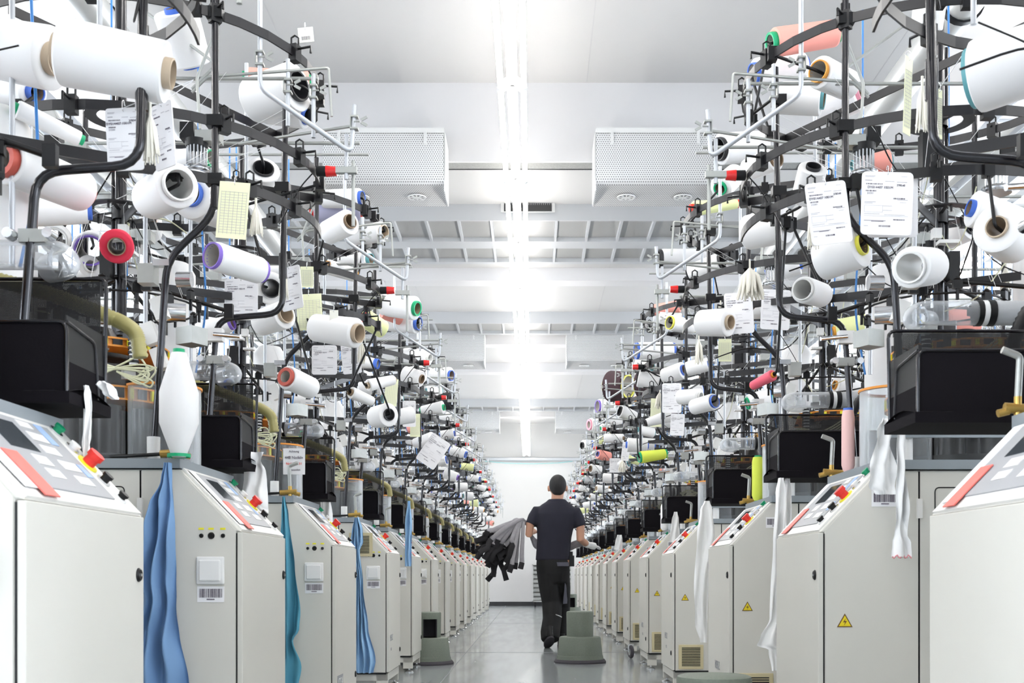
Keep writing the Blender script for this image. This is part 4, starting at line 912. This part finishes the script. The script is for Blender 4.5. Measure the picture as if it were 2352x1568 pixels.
card(1990, 400, 2108, 545, 3.44, 'second white card just behind the one right of the post', tilt=0.0)
card(1665, 672, 1730, 766, 5.02, 'white job card on third right machine, left of its post', tilt=-0.06)
card(1748, 665, 1815, 757, 5.05, 'white job card on third right machine, right of its post', tilt=0.05)
card(1521, 880, 1565, 948, 6.95, 'white job card on fourth right machine, left of post')
card(1540, 950, 1572, 1000, 6.9, 'white job card below another, fourth right machine', tilt=0.05)
card(1428, 1015, 1446, 1058, 10.3, 'small white job card in right row, outer one', tilt=0.12)
card(1400, 1052, 1425, 1085, 11.2, 'small white job card in right row below the outer one')
card(245, 248, 328, 392, 2.70, 'white board hung at upper left, left of the tassel', tilt=-0.05)
card(345, 235, 408, 388, 2.75, 'white board hung at upper left, right of the tassel', tilt=-0.1, yaw=-0.5)
card(516, 640, 592, 735, 4.35, 'white board behind bent black pipe, second left machine')
card(640, 612, 697, 712, 4.15, 'white board slanting beside the pale tassel, left row', tilt=-0.12, yaw=-0.4)
card(716, 793, 774, 860, 5.8, 'white board on third left machine, left of post')
card(785, 786, 828, 858, 6.0, 'white board on third left machine, right of post', tilt=-0.1)
card(925, 920, 955, 980, 8.2, 'white board on fifth left machine')
card(970, 1000, 1020, 1072, 9.0, 'large white sheet slanting on sixth left machine', tilt=0.6)
card(500, 418, 570, 548, 3.38, 'yellow ruled list hung beside the dark left post', 'list', tilt=0.08)
card(682, 675, 740, 758, 5.0, 'yellow list on third left machine beside post', 'list', tilt=-0.05)
card(690, 612, 720, 660, 4.7, 'small blank yellow slip beside the slanting white board', 'list')
card(884, 870, 913, 932, 6.9, 'yellow list on the fourth left machine', 'list', tilt=0.08)
card(942, 950, 965, 1003, 8.3, 'small yellow list on the fifth left machine', 'list')
card(1494, 915, 1521, 980, 8.4, 'yellow list beside tassel, fifth right machine', 'list', tilt=0.04)
card(2070, 130, 2100, 310, 3.2, 'long pale yellow slip at upper right beside tassel', 'list', tilt=0.06, yaw=0.7)
card(2145, 205, 2168, 318, 3.1, 'pale slip at upper right behind the tassel', 'list', yaw=0.6)
card(1650, 778, 1680, 830, 6.0, 'white and yellow slip low on third right machine', 'list')
card(757, 712, 777, 750, 4.85, 'small barcode tag hanging on white cone, left', 'tag')
card(1437, 925, 1450, 945, 11.0, 'small barcode tag beside purple rimmed cone, right', 'tag')
card(685, 63, 720, 97, 3.9, 'small white tag at end of silver rod, upper left', 'tag', tilt=-0.1)
M_tas = mat('cream_yarn', (0.78, 0.75, 0.66), 0.9, bump=0.4, nscale=150)
def tassel(px, y0, y1, wpx, Y, label, col=None):
    sc = Y/FPX; top = W(px, y0, Y); h = (y1-y0)*sc; r = wpx*sc/2; rn = random.Random(px)
    q = MB(); q.tube([(0, 0, 0), (0, 0, -h*0.3)], 0.004, 5)
    for k in range(34):
        a = rn.uniform(0, 2*PI); rr = r*rn.uniform(0.3, 1.0); zz = -h*rn.uniform(0.8, 1.0)
        q.tube([(0, 0, -h*0.22), (rr*0.5*math.cos(a), rr*0.5*math.sin(a), -h*0.42), (rr*math.cos(a), rr*0.6*math.sin(a), zz)], [0.004, r*0.20, r*0.07], 4)
    o = q.obj('yarn_tassel', M_tas); o.location = top; tag(o, label, 'tassel', 'yarn tassels hung on the creels')
tassel(345, 235, 380, 45, 2.62, 'cream yarn tassel between the two upper left white boards')
tassel(588, 455, 545, 34, 3.4, 'cream yarn tassel beside the yellow ruled list, left')
tassel(652, 600, 690, 26, 4.1, 'beige yarn tassel hanging over a white board, left')
tassel(830, 770, 838, 22, 6.0, 'cream yarn tassel below white cone, third left machine')
tassel(1722, 595, 690, 66, 4.6, 'fluffy white yarn tassel on third right machine')
tassel(1398, 230, 232, 2, 12, 'x') if False else None
tassel(1655, 690, 736, 28, 5.4, 'short grey tassel left of the job cards, right row')
tassel(1605, 765, 838, 24, 6.4, 'beige yarn tassel beside post, fourth right machine')
tassel(2118, 175, 305, 40, 3.1, 'cream yarn tassel at upper right between yellow slips')
tassel(1868, 420, 575, 32, 3.5, 'long white yarn tassel left of the large job card')
tassel(2310, 600, 668, 26, 4.2, 'cream yarn tassel near the right edge')
tassel(1515, 890, 940, 22, 7.9, 'white tassel left of job card, fourth right machine')
tassel(1430, 1050, 1085, 20, 10.3, 'cream tassel low in right row beside small card')

# ------------------------------------------------------------------ hanging cloths and stockings
M_blue = mat('blue_cloth', (0.19, 0.34, 0.58), 0.85, noise=0.06, nscale=6)
M_teal = mat('teal_cloth', (0.10, 0.36, 0.50), 0.85, noise=0.08, nscale=6)
M_lblue = mat('light_blue_cloth', (0.28, 0.48, 0.72), 0.85, noise=0.08, nscale=6)
M_stock = mat('white_stocking', (0.95, 0.95, 0.95), 0.85, bump=0.2, nscale=60)
def cloth(rows, Y, m, label, nm='hanging_cloth', folds=4, depth=0.02, cat='cloth', group='blue cloths hung between machines', seed=1, n=40, closed=False):
    """rows = (py, left px, right px); folded sheet hanging from its first row"""
    rn = random.Random(seed); ph = rn.uniform(0, 6); out = []; R = []
    for i in range(len(rows)-1):
        (ya, la, ra), (yb, lb, rb) = rows[i], rows[i+1]; k = max(3, int(abs(yb-ya)/9))
        for q in range(k):
            t = q/k; t2 = t*t*(3-2*t); R.append((ya+(yb-ya)*t, la+(lb-la)*t2, ra+(rb-ra)*t2))
    R.append(rows[-1]); nr = len(R)
    for side in (1, -1):
        g = []
        for i, (y, l, r) in enumerate(R):
            f_ = i/nr; wv = (r-l)*Y/FPX; row = []
            for j2 in range(n+1):
                t = j2/n; amp = min(depth, wv*0.35)
                d = amp*math.sin(t*folds*2*PI+ph+f_*2.2+0.8*math.sin(f_*9+t*3))+amp*0.45*math.sin(f_*23-t*11+ph)*math.sin(f_*5+1)+amp*0.5*math.sin(t*folds*4.7+f_*7+ph)+amp*0.35*math.sin(f_*16+t*8)
                p = W(l+(r-l)*t, y, Y); p.y += d+side*0.0035*math.sin(PI*t)-0.0; row.append(p)
            g.append(row)
        out.append(g)
    q = MB(); q.grid(out[1]); q.grid(out[0])
    for g_, h_ in ((0, 0), (n, n)): q.grid([[out[0][i][g_] for i in range(nr)], [out[1][i][h_] for i in range(nr)]])
    q.grid([out[0][-1], out[1][-1]])
    c = W((rows[0][1]+rows[0][2])/2, rows[0][0], Y)
    q.v = [v_-c for v_ in q.v]
    o = q.obj(nm, m); o.location = c; tag(o, label, cat, group); return o
cloth([(1062, 376, 392), (1100, 368, 394), (1160, 345, 398), (1210, 335, 400), (1330, 315, 402), (1380, 325, 406), (1460, 300, 412), (1568, 290, 430), (1700, 285, 440)], 3.40, M_blue, 'blue cloth hanging beside the second left machine', folds=3, depth=0.022, seed=3)
cloth([(1140, 649, 655), (1180, 648, 662), (1300, 640, 678), (1405, 636, 692), (1445, 645, 690), (1470, 650, 676), (1530, 640, 693), (1600, 640, 682), (1640, 640, 680)], 5.02, M_teal, 'teal blue cloth hanging beside the third left machine', folds=2, depth=0.018, seed=5)
cloth([(1188, 814, 824), (1215, 808, 832), (1245, 805, 833), (1262, 812, 826), (1340, 818, 834), (1440, 815, 846), (1520, 812, 862), (1545, 812, 858)], 6.90, M_lblue, 'light blue net cloth hanging beside the fourth left machine', folds=4, depth=0.02, seed=7)
cloth([(1150, 936, 942), (1200, 930, 946), (1300, 930, 945)], 8.38, M_lblue, 'small blue cloth at the fifth left machine', folds=2, depth=0.01, seed=8)
WG = 'white stockings hanging from the machines'
def stocking(rows, Y, label, m=None, seed=1, toe=None):
    o = cloth(rows, Y, m or M_stock, label, 'white_stocking', 1.6, 0.012, 'stocking', WG, seed, n=16)
    return o
stocking([(885, 193, 203), (905, 191, 209), (960, 190, 210), (1060, 189, 209), (1068, 196, 205)], 2.55, 'narrow white stocking hanging at left console', seed=2)
stocking([(875, 228, 240), (885, 226, 258), (903, 236, 266), (917, 256, 272)], 2.6, 'white toe piece poking from the left basket', seed=12)
stocking([(1038, 560, 606), (1060, 562, 602), (1080, 560, 612), (1130, 556, 613), (1165, 566, 615), (1178, 590, 616)], 4.12, 'bunched white stocking at second left machine', seed=3)
stocking([(1120, 738, 752), (1140, 736, 758), (1180, 735, 763), (1210, 745, 764)], 6.0, 'white stocking at third left machine', seed=4)
stocking([(960, 2025, 2052), (985, 2012, 2050), (1010, 2010, 2048), (1080, 1996, 2060), (1115, 1995, 2058), (1135, 2010, 2056)], 3.40, 'bunched white lace stocking over right console', seed=5)
o = stocking([(968, 2062, 2078), (1000, 2060, 2083), (1050, 2060, 2081), (1150, 2056, 2084), (1230, 2056, 2084), (1245, 2052, 2090), (1278, 2048, 2092)], 3.36, 'long white stocking with pink hem hanging at second right machine', seed=6)
MB().tube([W(2048+(2092-2048)*k/12, 1278+4*math.sin(k*1.7), 3.36)-o.location+Vector((0, -0.006, 0)) for k in range(13)], 0.0022, 5).obj('pink_hem', mat('pink_hem', (0.85, 0.35, 0.38), 0.8), o)
stocking([(1097, 1789, 1800), (1130, 1783, 1803), (1250, 1775, 1800), (1420, 1768, 1790), (1465, 1745, 1792), (1482, 1737, 1795), (1492, 1765, 1795), (1540, 1772, 1790)], 4.35, 'long white stocking flaring at its foot beside second right machine', seed=7)
stocking([(1097, 1804, 1814), (1130, 1802, 1816), (1200, 1800, 1818), (1320, 1798, 1816)], 4.4, 'shorter white stocking beside the long flaring one', seed=8)
stocking([(1150, 1618, 1630), (1170, 1608, 1636), (1230, 1600, 1641), (1350, 1594, 1628), (1430, 1596, 1626), (1475, 1608, 1624)], 5.95, 'broad white stocking beside third right machine', seed=9)
stocking([(1175, 1548, 1556), (1195, 1542, 1560), (1245, 1537, 1562)], 7.9, 'white stocking at fourth right machine', seed=10)
stocking([(1228, 1418, 1428), (1240, 1414, 1430), (1262, 1410, 1430)], 10.9, 'small white stocking at sixth right machine', seed=11)

# ------------------------------------------------------------------ step stools
M_stool = mat('stool_green', (0.165, 0.19, 0.155), 0.6, noise=0.2, nscale=120)
M_rub = mat('rubber_dark', (0.05, 0.045, 0.055), 0.7)
def stool(x, y, label, gap=None):
    r = empty('step_stool', (x, y, 0), label, 'step stool', 'round step stools')
    MB().lathe([(0.19, 0.0), (0.218, 0.0), (0.218, 0.012), (0.205, 0.03), (0.19, 0.03)], n=40).obj('rubber_foot', M_rub, r)
    MB().lathe([(0.197, 0.028), (0.192, 0.06), (0.188, 0.062), (0.173, 0.205), (0.166, 0.216), (0.155, 0.219), (0.10, 0.219)], n=40).obj('lower_drum', M_stool, r)
    t = MB()
    if gap is None: t.lathe([(0.111, 0.219), (0.113, 0.415), (0.110, 0.424), (0.10, 0.428), (0.0, 0.429)], n=40)
    else:
        t.lathe([(0.113, 0.37), (0.113, 0.415), (0.110, 0.424), (0.10, 0.428), (0.0, 0.429)], n=40)
        t.lathe([(0.111, 0.219), (0.113, 0.37)], n=30, a0=gap+0.55, a1=gap+2*PI-0.55)
        t.lathe([(0.104, 0.37), (0.113, 0.37)], n=30); t.cur = 1
        t.lathe([(0.104, 0.219), (0.104, 0.37)], n=30, a0=gap+0.5, a1=gap+2*PI-0.5)
        t.lathe([(0.0, 0.37), (0.104, 0.37)], n=30)
    t.obj('upper_drum', [M_stool, M_rub], r)
stool(0.40, 9.45, 'green grey step stool in the aisle right behind the walking man')
stool(-0.86, 9.30, 'green grey step stool with arched opening against left row', gap=-1.25)
stool(0.60, 18.0, 'farthest green grey step stool beyond the walking man', gap=-1.3)
o = stool(0.55, 3.42, 'nearest green grey step stool at bottom edge, only its top showing')

# ------------------------------------------------------------------ trolley at the far wall and stray castor
M_trol = mat('trolley_alu', (0.55, 0.55, 0.53), 0.4, metal=0.5)
r = empty('louvred_trolley', (0.45, 25.6, 0), 'aluminium louvred trolley standing at the far wall behind the man', 'trolley')
b = MB(); b.bx((-0.45, 0, 0.12), (-0.42, 0.5, 0.97)).bx((0.42, 0, 0.12), (0.45, 0.5, 0.97)).bx((-0.45, 0, 0.95), (0.45, 0.5, 0.97)).bx((-0.45, 0, 0.12), (0.45, 0.5, 0.14)).bx((-0.45, 0.48, 0.12), (0.45, 0.5, 0.97)); b.obj('frame', M_trol, r)
for k in range(8): MB().box((0, 0.02, 0.19+k*0.1), (0.84, 0.05, 0.05), Matrix.Rotation(0.5, 3, 'X')).obj('shelf', M_trol, r)
for x in (-0.38, 0.38):
    for y in (0.06, 0.44): MB().lathe([(0.02, -0.015), (0.055, -0.015), (0.055, 0.015), (0.02, 0.015)], (x, y, 0.055), (1, 0, 0), n=14).bx((x-0.02, y-0.03, 0.08), (x+0.02, y+0.03, 0.125)).obj('castor', M_black, r)
c = MB().lathe([(0.012, -0.014), (0.05, -0.014), (0.058, -0.006), (0.058, 0.006), (0.05, 0.014), (0.012, 0.014)], (0, 0, 0.058), (1, 0.25, 0), n=20).obj('trolley_castor', M_rub); c.location = (0.865, 9.9, 0.0)
tag(c, 'dark rubber castor wheel beside the fifth right machine', 'wheel'); MB().lathe([(0, -0.016), (0.03, -0.016), (0.03, 0.016), (0, 0.016)], (0, 0, 0.058), (1, 0.25, 0), n=14).obj('hub', M_steel, c)
MB().box((0.0, 0.02, 0.09), (0.05, 0.03, 0.07)).obj('fork', M_steel, c)

# ------------------------------------------------------------------ the walking man
M_skin = mat('skin', (0.56, 0.30, 0.20), 0.55); M_hair = mat('hair_black', (0.012, 0.011, 0.012), 0.7, bump=0.5, nscale=180)
M_shirt = mat('shirt_navy', (0.014, 0.014, 0.026), 0.85, noise=0.2, nscale=8, bump=0.1); M_trou = mat('trousers_black', (0.005, 0.005, 0.006), 0.8, noise=0.3, nscale=9)
M_grp = mat('pocket_grey', (0.10, 0.10, 0.13), 0.8); M_glove = mat('glove_white', (0.82, 0.82, 0.82), 0.8); M_refl = mat('reflective', (0.8, 0.8, 0.8), 0.3)
MY = 11.45; MX = 0.235
man = empty('person', (MX, MY, 0), 'person in navy t-shirt and black work trousers walking away down the aisle', 'person')
def M(px, py, dy=0.0):
    p = W(px, py, MY); return Vector((p.x-MX, dy, p.z))
def rloft(secs, n=20):
    """secs: (centre, rx, ry) horizontal ellipses; returns closed mesh builder data"""
    q = MB(); rows = []
    for c, rx, ry in secs: rows.append([Vector((c[0]+rx*math.cos(2*PI*k/n), c[1]+ry*math.sin(2*PI*k/n), c[2])) for k in range(n)])
    for i in range(len(rows)-1): q.add(rows[i]+rows[i+1], [(k, (k+1) % n, n+(k+1) % n, n+k) for k in range(n)], True)
    q.add(rows[0], [tuple(range(n))[::-1]]); q.add(rows[-1], [tuple(range(n))]); return q
def merge(parts, name, m, parent, vox=0.010, smooth=6):
    q = MB()
    for p in parts:
        b_ = len(q.v); q.v += p.v
        for f_ in p.f: q.f.append([b_+i for i in f_]); q.mi.append(0); q.sm.append(True)
    o = q.obj(name, m, parent); import bmesh
    bm = bmesh.new(); bm.from_mesh(o.data); bmesh.ops.remove_doubles(bm, verts=bm.verts, dist=1e-6); bmesh.ops.recalc_face_normals(bm, faces=bm.faces); bm.to_mesh(o.data); bm.free()
    rm = o.modifiers.new('r', 'REMESH'); rm.mode = 'VOXEL'; rm.voxel_size = vox; rm.use_smooth_shade = True
    sm_ = o.modifiers.new('s', 'SMOOTH'); sm_.iterations = smooth; sm_.factor = 0.5; return o
def T(pts, rs, n=12): return MB().tube(pts, rs, n)
def ball(c, r, sx=1, sy=1, sz=1):
    q = MB(); q.lathe([(r*math.sin(PI*k/12)+1e-4, -r*math.cos(PI*k/12)) for k in range(13)], n=18); q.v = [Vector((c[0]+v_.x*sx, c[1]+v_.y*sy, c[2]+v_.z*sz)) for v_ in q.v]; return q
hc = M(1281, 1118)
shL, shR = M(1238, 1176, 0.02), M(1318, 1178, 0.0)
elL = M(1215, 1226, -0.03); elR = M(1333, 1238, -0.02); wrL = Vector((elL.x+0.02, 0.22, elL.z+0.03)); wrR = M(1352, 1250, 0.16)
body = [ball((hc.x, 0.0, hc.z), 0.098, 0.82, 1.0, 1.12), ball((hc.x+0.0, 0.06, hc.z-0.055), 0.06, 0.9, 0.8, 1.0),
        T([M(1281, 1135, 0.0), M(1279, 1150, -0.01), M(1278, 1165, -0.01)], [0.062, 0.060, 0.075]),
        rloft([(M(1276, 1300), 0.15, 0.10), (M(1273, 1240), 0.155, 0.105), (M(1275, 1190), 0.18, 0.115), (M(1277, 1165), 0.17, 0.09), (M(1278, 1152), 0.07, 0.06)]),
        T([shL, M(1226, 1188, 0.0), M(1218, 1202, -0.02), elL, wrL], [0.042, 0.045, 0.045, 0.040, 0.030]), T([shR, M(1328, 1190, 0.0), M(1333, 1206, -0.01), elR, M(1345, 1246, 0.08), wrR], [0.042, 0.045, 0.045, 0.042, 0.036, 0.028]),
        T([M(1260, 1310), M(1266, 1385), M(1266, 1420, -0.08), M(1263, 1466, -0.21)], [0.07, 0.05, 0.042, 0.035]), T([M(1286, 1310), M(1291, 1390, 0.16), M(1290, 1430, 0.16), M(1290, 1472, 0.13)], [0.07, 0.05, 0.042, 0.035])]
for sx in (-1, 1): body.append(ball((hc.x+sx*0.092, 0.005, hc.z-0.015), 0.032, 0.4, 0.7, 1.05))
body.append(ball((hc.x, 0.105, hc.z-0.01), 0.018, 0.7, 1.2, 1.2))
# left hand hidden below the load: palm and fingers
def hand(w0, d, nrm, curl, sc=1.0, rr=0.0088):
    d = d.normalized(); side = d.cross(nrm).normalized(); out = [T([w0, w0+d*0.04, w0+d*0.085], [0.026*sc, 0.034*sc, 0.033*sc], 10)]
    for k, L in enumerate((0.066, 0.074, 0.070, 0.056)):
        b_ = w0+d*0.08+side*(0.026-k*0.0175); p1 = b_+d*L*0.45; p2 = p1+(d*math.cos(curl)+nrm*math.sin(curl))*L*0.32; p3 = p2+(d*math.cos(curl*1.9)+nrm*math.sin(curl*1.9))*L*0.25
        out.append(T([b_, p1, p2, p3], [rr*1.05, rr, rr*0.95, rr*0.8], 8))
    b_ = w0+d*0.025+side*0.028; out.append(T([b_, b_+side*0.03+d*0.02+nrm*0.01, b_+side*0.04+d*0.05+nrm*0.02], [rr*1.25, rr*1.1, rr*0.9], 8)); return out
body += hand(wrL, Vector((0.3, 0.8, 0.1)), Vector((0, 0, -1)), 0.6)
bodyo = merge(body, 'body', M_skin, man, 0.0075, 4)
merge(hand(wrR-Vector((0.0, 0.02, 0)), Vector((0.75, 0.35, -0.15)), Vector((0, 0, -1)), 0.35, 1.1, 0.0105)+[T([M(1346, 1247, 0.09), wrR], [0.040, 0.034])], 'glove', M_glove, man, 0.006, 2)
hair = [ball((hc.x, -0.012, hc.z+0.018), 0.103, 0.86, 1.0, 1.05), ball((hc.x, -0.045, hc.z-0.03), 0.07, 0.98, 0.75, 0.9)]
merge(hair, 'hair', M_hair, man, 0.008, 2)
shirt = [rloft([(M(1270, 1286), 0.176, 0.125), (M(1271, 1262), 0.172, 0.120), (M(1273, 1235), 0.174, 0.12), (M(1276, 1205), 0.190, 0.13), (M(1277, 1180), 0.208, 0.13), (M(1278, 1168), 0.192, 0.115), (M(1278, 1159), 0.155, 0.10), (M(1279, 1152), 0.11, 0.085), (M(1279, 1146), 0.082, 0.075)], 28),
         T([M(1248, 1172, 0.01), M(1234, 1174, 0.01), M(1226, 1188, 0.0), M(1219, 1205, -0.02)], [0.045, 0.064, 0.062, 0.056]), T([M(1308, 1174, 0), M(1322, 1176, 0), M(1328, 1190, 0), M(1334, 1209, -0.01)], [0.045, 0.064, 0.063, 0.060])]
merge(shirt, 'tshirt', M_shirt, man, 0.009, 5)
trou = [rloft([(M(1272, 1338), 0.15, 0.11), (M(1271, 1318), 0.168, 0.128), (M(1270, 1300), 0.170, 0.130), (M(1270, 1282), 0.166, 0.122)], 24),
        T([M(1257, 1318, -0.01), M(1262, 1350, -0.01), M(1268, 1385, 0.0), M(1268, 1420, -0.08), M(1263, 1450, -0.18), M(1263, 1466, -0.22)], [0.106, 0.106, 0.102, 0.096, 0.098, 0.092], 16),
        T([M(1286, 1318, 0.01), M(1289, 1350, 0.06), M(1291, 1390, 0.16), M(1290, 1430, 0.16), M(1290, 1455, 0.14), M(1290, 1468, 0.13)], [0.10, 0.095, 0.088, 0.084, 0.084, 0.084], 16)]
to = merge(trou, 'trousers', M_trou, man, 0.009, 4)
MB().tube([M(1266+k*2.9, 1409.5+0.09*(k-1)**2*1.4, -0.125-0.03*math.sin(PI*k/8)) for k in range(9)], 0.005, 6).obj('reflective_stripe', M_refl, to)
q = MB(); q.grid([[M(1273+k*4.1, 1291+9*j2, -0.125+0.006*abs(k-3)) for k in range(9)] for j2 in range(2)]); q.grid([[M(1273+k*4.1, 1291+9*j2, -0.133+0.006*abs(k-3)) for k in range(9)] for j2 in range(2)]); q.obj('pocket_flap', M_grp, to)
q = MB(); q.grid([[M(x_, y_, d_) for x_, d_ in ((x0, -0.06), (x0+5, -0.02), (x0+10, 0.05))] for (x0, y_) in ((1297, 1338), (1296, 1352), (1294, 1370), (1293, 1386))]); q.obj('side_pocket', M_grp, to)
q = MB(); q.box(M(1313, 1288, -0.02), (0.05, 0.06, 0.11)); q.box(M(1312, 1272, -0.02), (0.03, 0.04, 0.05)); q.obj('belt_pouch', M_black, man)
def shoe(c, yaw, pitch, nm='shoe'):
    q = rloft([(Vector((0, 0.05, 0.0)), 0.045, 0.145), (Vector((0, 0.05, 0.022)), 0.048, 0.15), (Vector((0, 0.04, 0.05)), 0.046, 0.135), (Vector((0, 0.0, 0.08)), 0.044, 0.09), (Vector((0, -0.03, 0.12)), 0.043, 0.055)], 20)
    R = Matrix.Rotation(yaw, 3, 'Z') @ Matrix.Rotation(pitch, 3, 'X'); q.v = [R @ v_ + c for v_ in q.v]
    for i in range(len(q.sm)): q.sm[i] = True
    o = q.obj(nm, M_black, man); so = MB(); so.prism([(0.05*math.cos(2*PI*k/20), 0.05+0.152*math.sin(2*PI*k/20)) for k in range(20)], 2, -0.012, 0.006); so.v = [R @ v_ + c for v_ in so.v]; so.obj('sole', M_rub, o)
shoe(Vector((M(1262, 0).x, -0.24, 0.085)), 0.15, -0.42); shoe(Vector((M(1291, 0).x, 0.12, 0.013)), -0.1, 0.0)
# stockings draped over the left forearm: each its own object
M_sg = mat('stocking_grey', (0.34, 0.33, 0.35), 0.9, noise=0.15, nscale=40); M_sk = mat('stocking_black', (0.016, 0.015, 0.018), 0.85, bump=0.4, nscale=60)
rn = random.Random(4)
ORD2 = ['leftmost']+ORD[1:]+['fifteenth', 'sixteenth', 'seventeenth', 'eighteenth', 'nineteenth', 'twentieth', 'twenty first', 'twenty second', 'twenty third', 'twenty fourth', 'twenty fifth', 'twenty sixth', 'twenty seventh', 'twenty eighth', 'twenty ninth', 'rightmost']
ends = [(1094+rn.uniform(0, 12), 1238+rn.uniform(0, 14)) for k in range(4)]
ends += [(1092+rn.uniform(0, 22), 1262+rn.uniform(0, 24)) for k in range(5)]+[(1108+rn.uniform(0, 26), 1282+rn.uniform(0, 16)) for k in range(5)]
ends += [(1120, 1333), (1130, 1322), (1158, 1333), (1140, 1300), (1150, 1310), (1168, 1302), (1180, 1300), (1184, 1308), (1197, 1307), (1172, 1315), (1160, 1290), (1146, 1288), (1125, 1300), (1152, 1270), (1135, 1270), (1165, 1276)]
POS = ['hanging farthest left', 'fanned out to the left', 'near the middle of the fan', 'towards the arm', 'close beside the elbow']
ends.sort()
for k, (ex, ey) in enumerate(ends):
    sx_, sy_ = 1186+rn.uniform(0, 22), 1193+rn.uniform(-2, 5); dd = rn.uniform(-0.16, 0.10)
    A = M(1232, 1238, 0.12); S = M(sx_, sy_, dd*0.3); E = M(ex, ey, dd); f_ = min(1.0, (1200-ex)/100)
    c1 = M(sx_-16*f_, sy_-1+6*f_, dd*0.5); c2 = M(ex+(sx_-ex)*(0.5-0.1*f_), sy_+(ey-sy_)*(0.42-0.1*f_), dd*0.8)
    P = []
    for t in range(13):
        u = t/12; P.append(S*(1-u)**3+c1*3*u*(1-u)**2+c2*3*u*u*(1-u)+E*u**3)
    P = [M(1222, 1222+rn.uniform(-4, 12), 0.08), M(1210, 1203, 0.03)]+P
    def strip(pts, w0, w1, m, name, parent):
        q = MB(); rows = []; n_ = 10
        for i_, p in enumerate(pts):
            t_ = (pts[min(i_+1, len(pts)-1)]-pts[max(i_-1, 0)]).normalized(); sd = t_.cross(Vector((0, 1, 0))).normalized(); nn = sd.cross(t_).normalized(); ww = w0+(w1-w0)*i_/(len(pts)-1)
            rows.append([p+sd*math.cos(2*PI*j2/n_)*ww+nn*math.sin(2*PI*j2/n_)*ww*0.35 for j2 in range(n_)]+[p+sd*ww])
        q.grid(rows); n2 = n_+1; q.add(rows[-1][:n_], [tuple(range(n_))]); q.add(rows[0][:n_], [tuple(range(n_))]); return q.obj(name, m, parent)
    cut = 11
    if ex > 1165: cut = 13
    for q_ in range(cut, 15): P[q_] = P[q_]+Vector((rn.uniform(-0.035, 0.035), rn.uniform(-0.04, 0.04), rn.uniform(-0.02, 0.02)))*(1 if ex < 1165 else 0.3)
    o = strip(P[:cut+1], 0.012, 0.024, M_sg, 'grey_stocking', None); o.location = (MX, MY, 0)
    strip(P[cut:], 0.027, 0.028, M_sk, 'black_end', o)
    tag(o, 'grey stocking, black end, over the man\'s left arm, %s in bundle' % (ORD2[k] if k in (0, 29) else ORD2[k]+' from left'), 'stocking', 'stockings carried by the man')
# the other end of the load, sagging in front to the gloved hand
for k in range(9):
    z_ = k*2.6; P = [M(1214+k, 1218+z_, 0.1), M(1228, 1238+z_*0.9, 0.16), M(1265, 1256+z_*0.5, 0.20), M(1305, 1250+z_*0.7, 0.18), M(1328, 1240+z_*0.6, 0.14), M(1349, 1240+z_*0.25, 0.14)]
    P = fillet(P, 0.05, 3)
    q = MB(); q.tube(P, 0.013, 8); o = q.obj('grey_stocking', M_sg); o.location = (MX, MY, 0)
    tag(o, 'grey stocking stretched across the man to his gloved hand, %s of the nine' % (['topmost']+[x+' from top' for x in ORD[1:8]]+['lowest'])[k], 'stocking', 'stockings stretched across the man')
print('cones', NCONE[0])
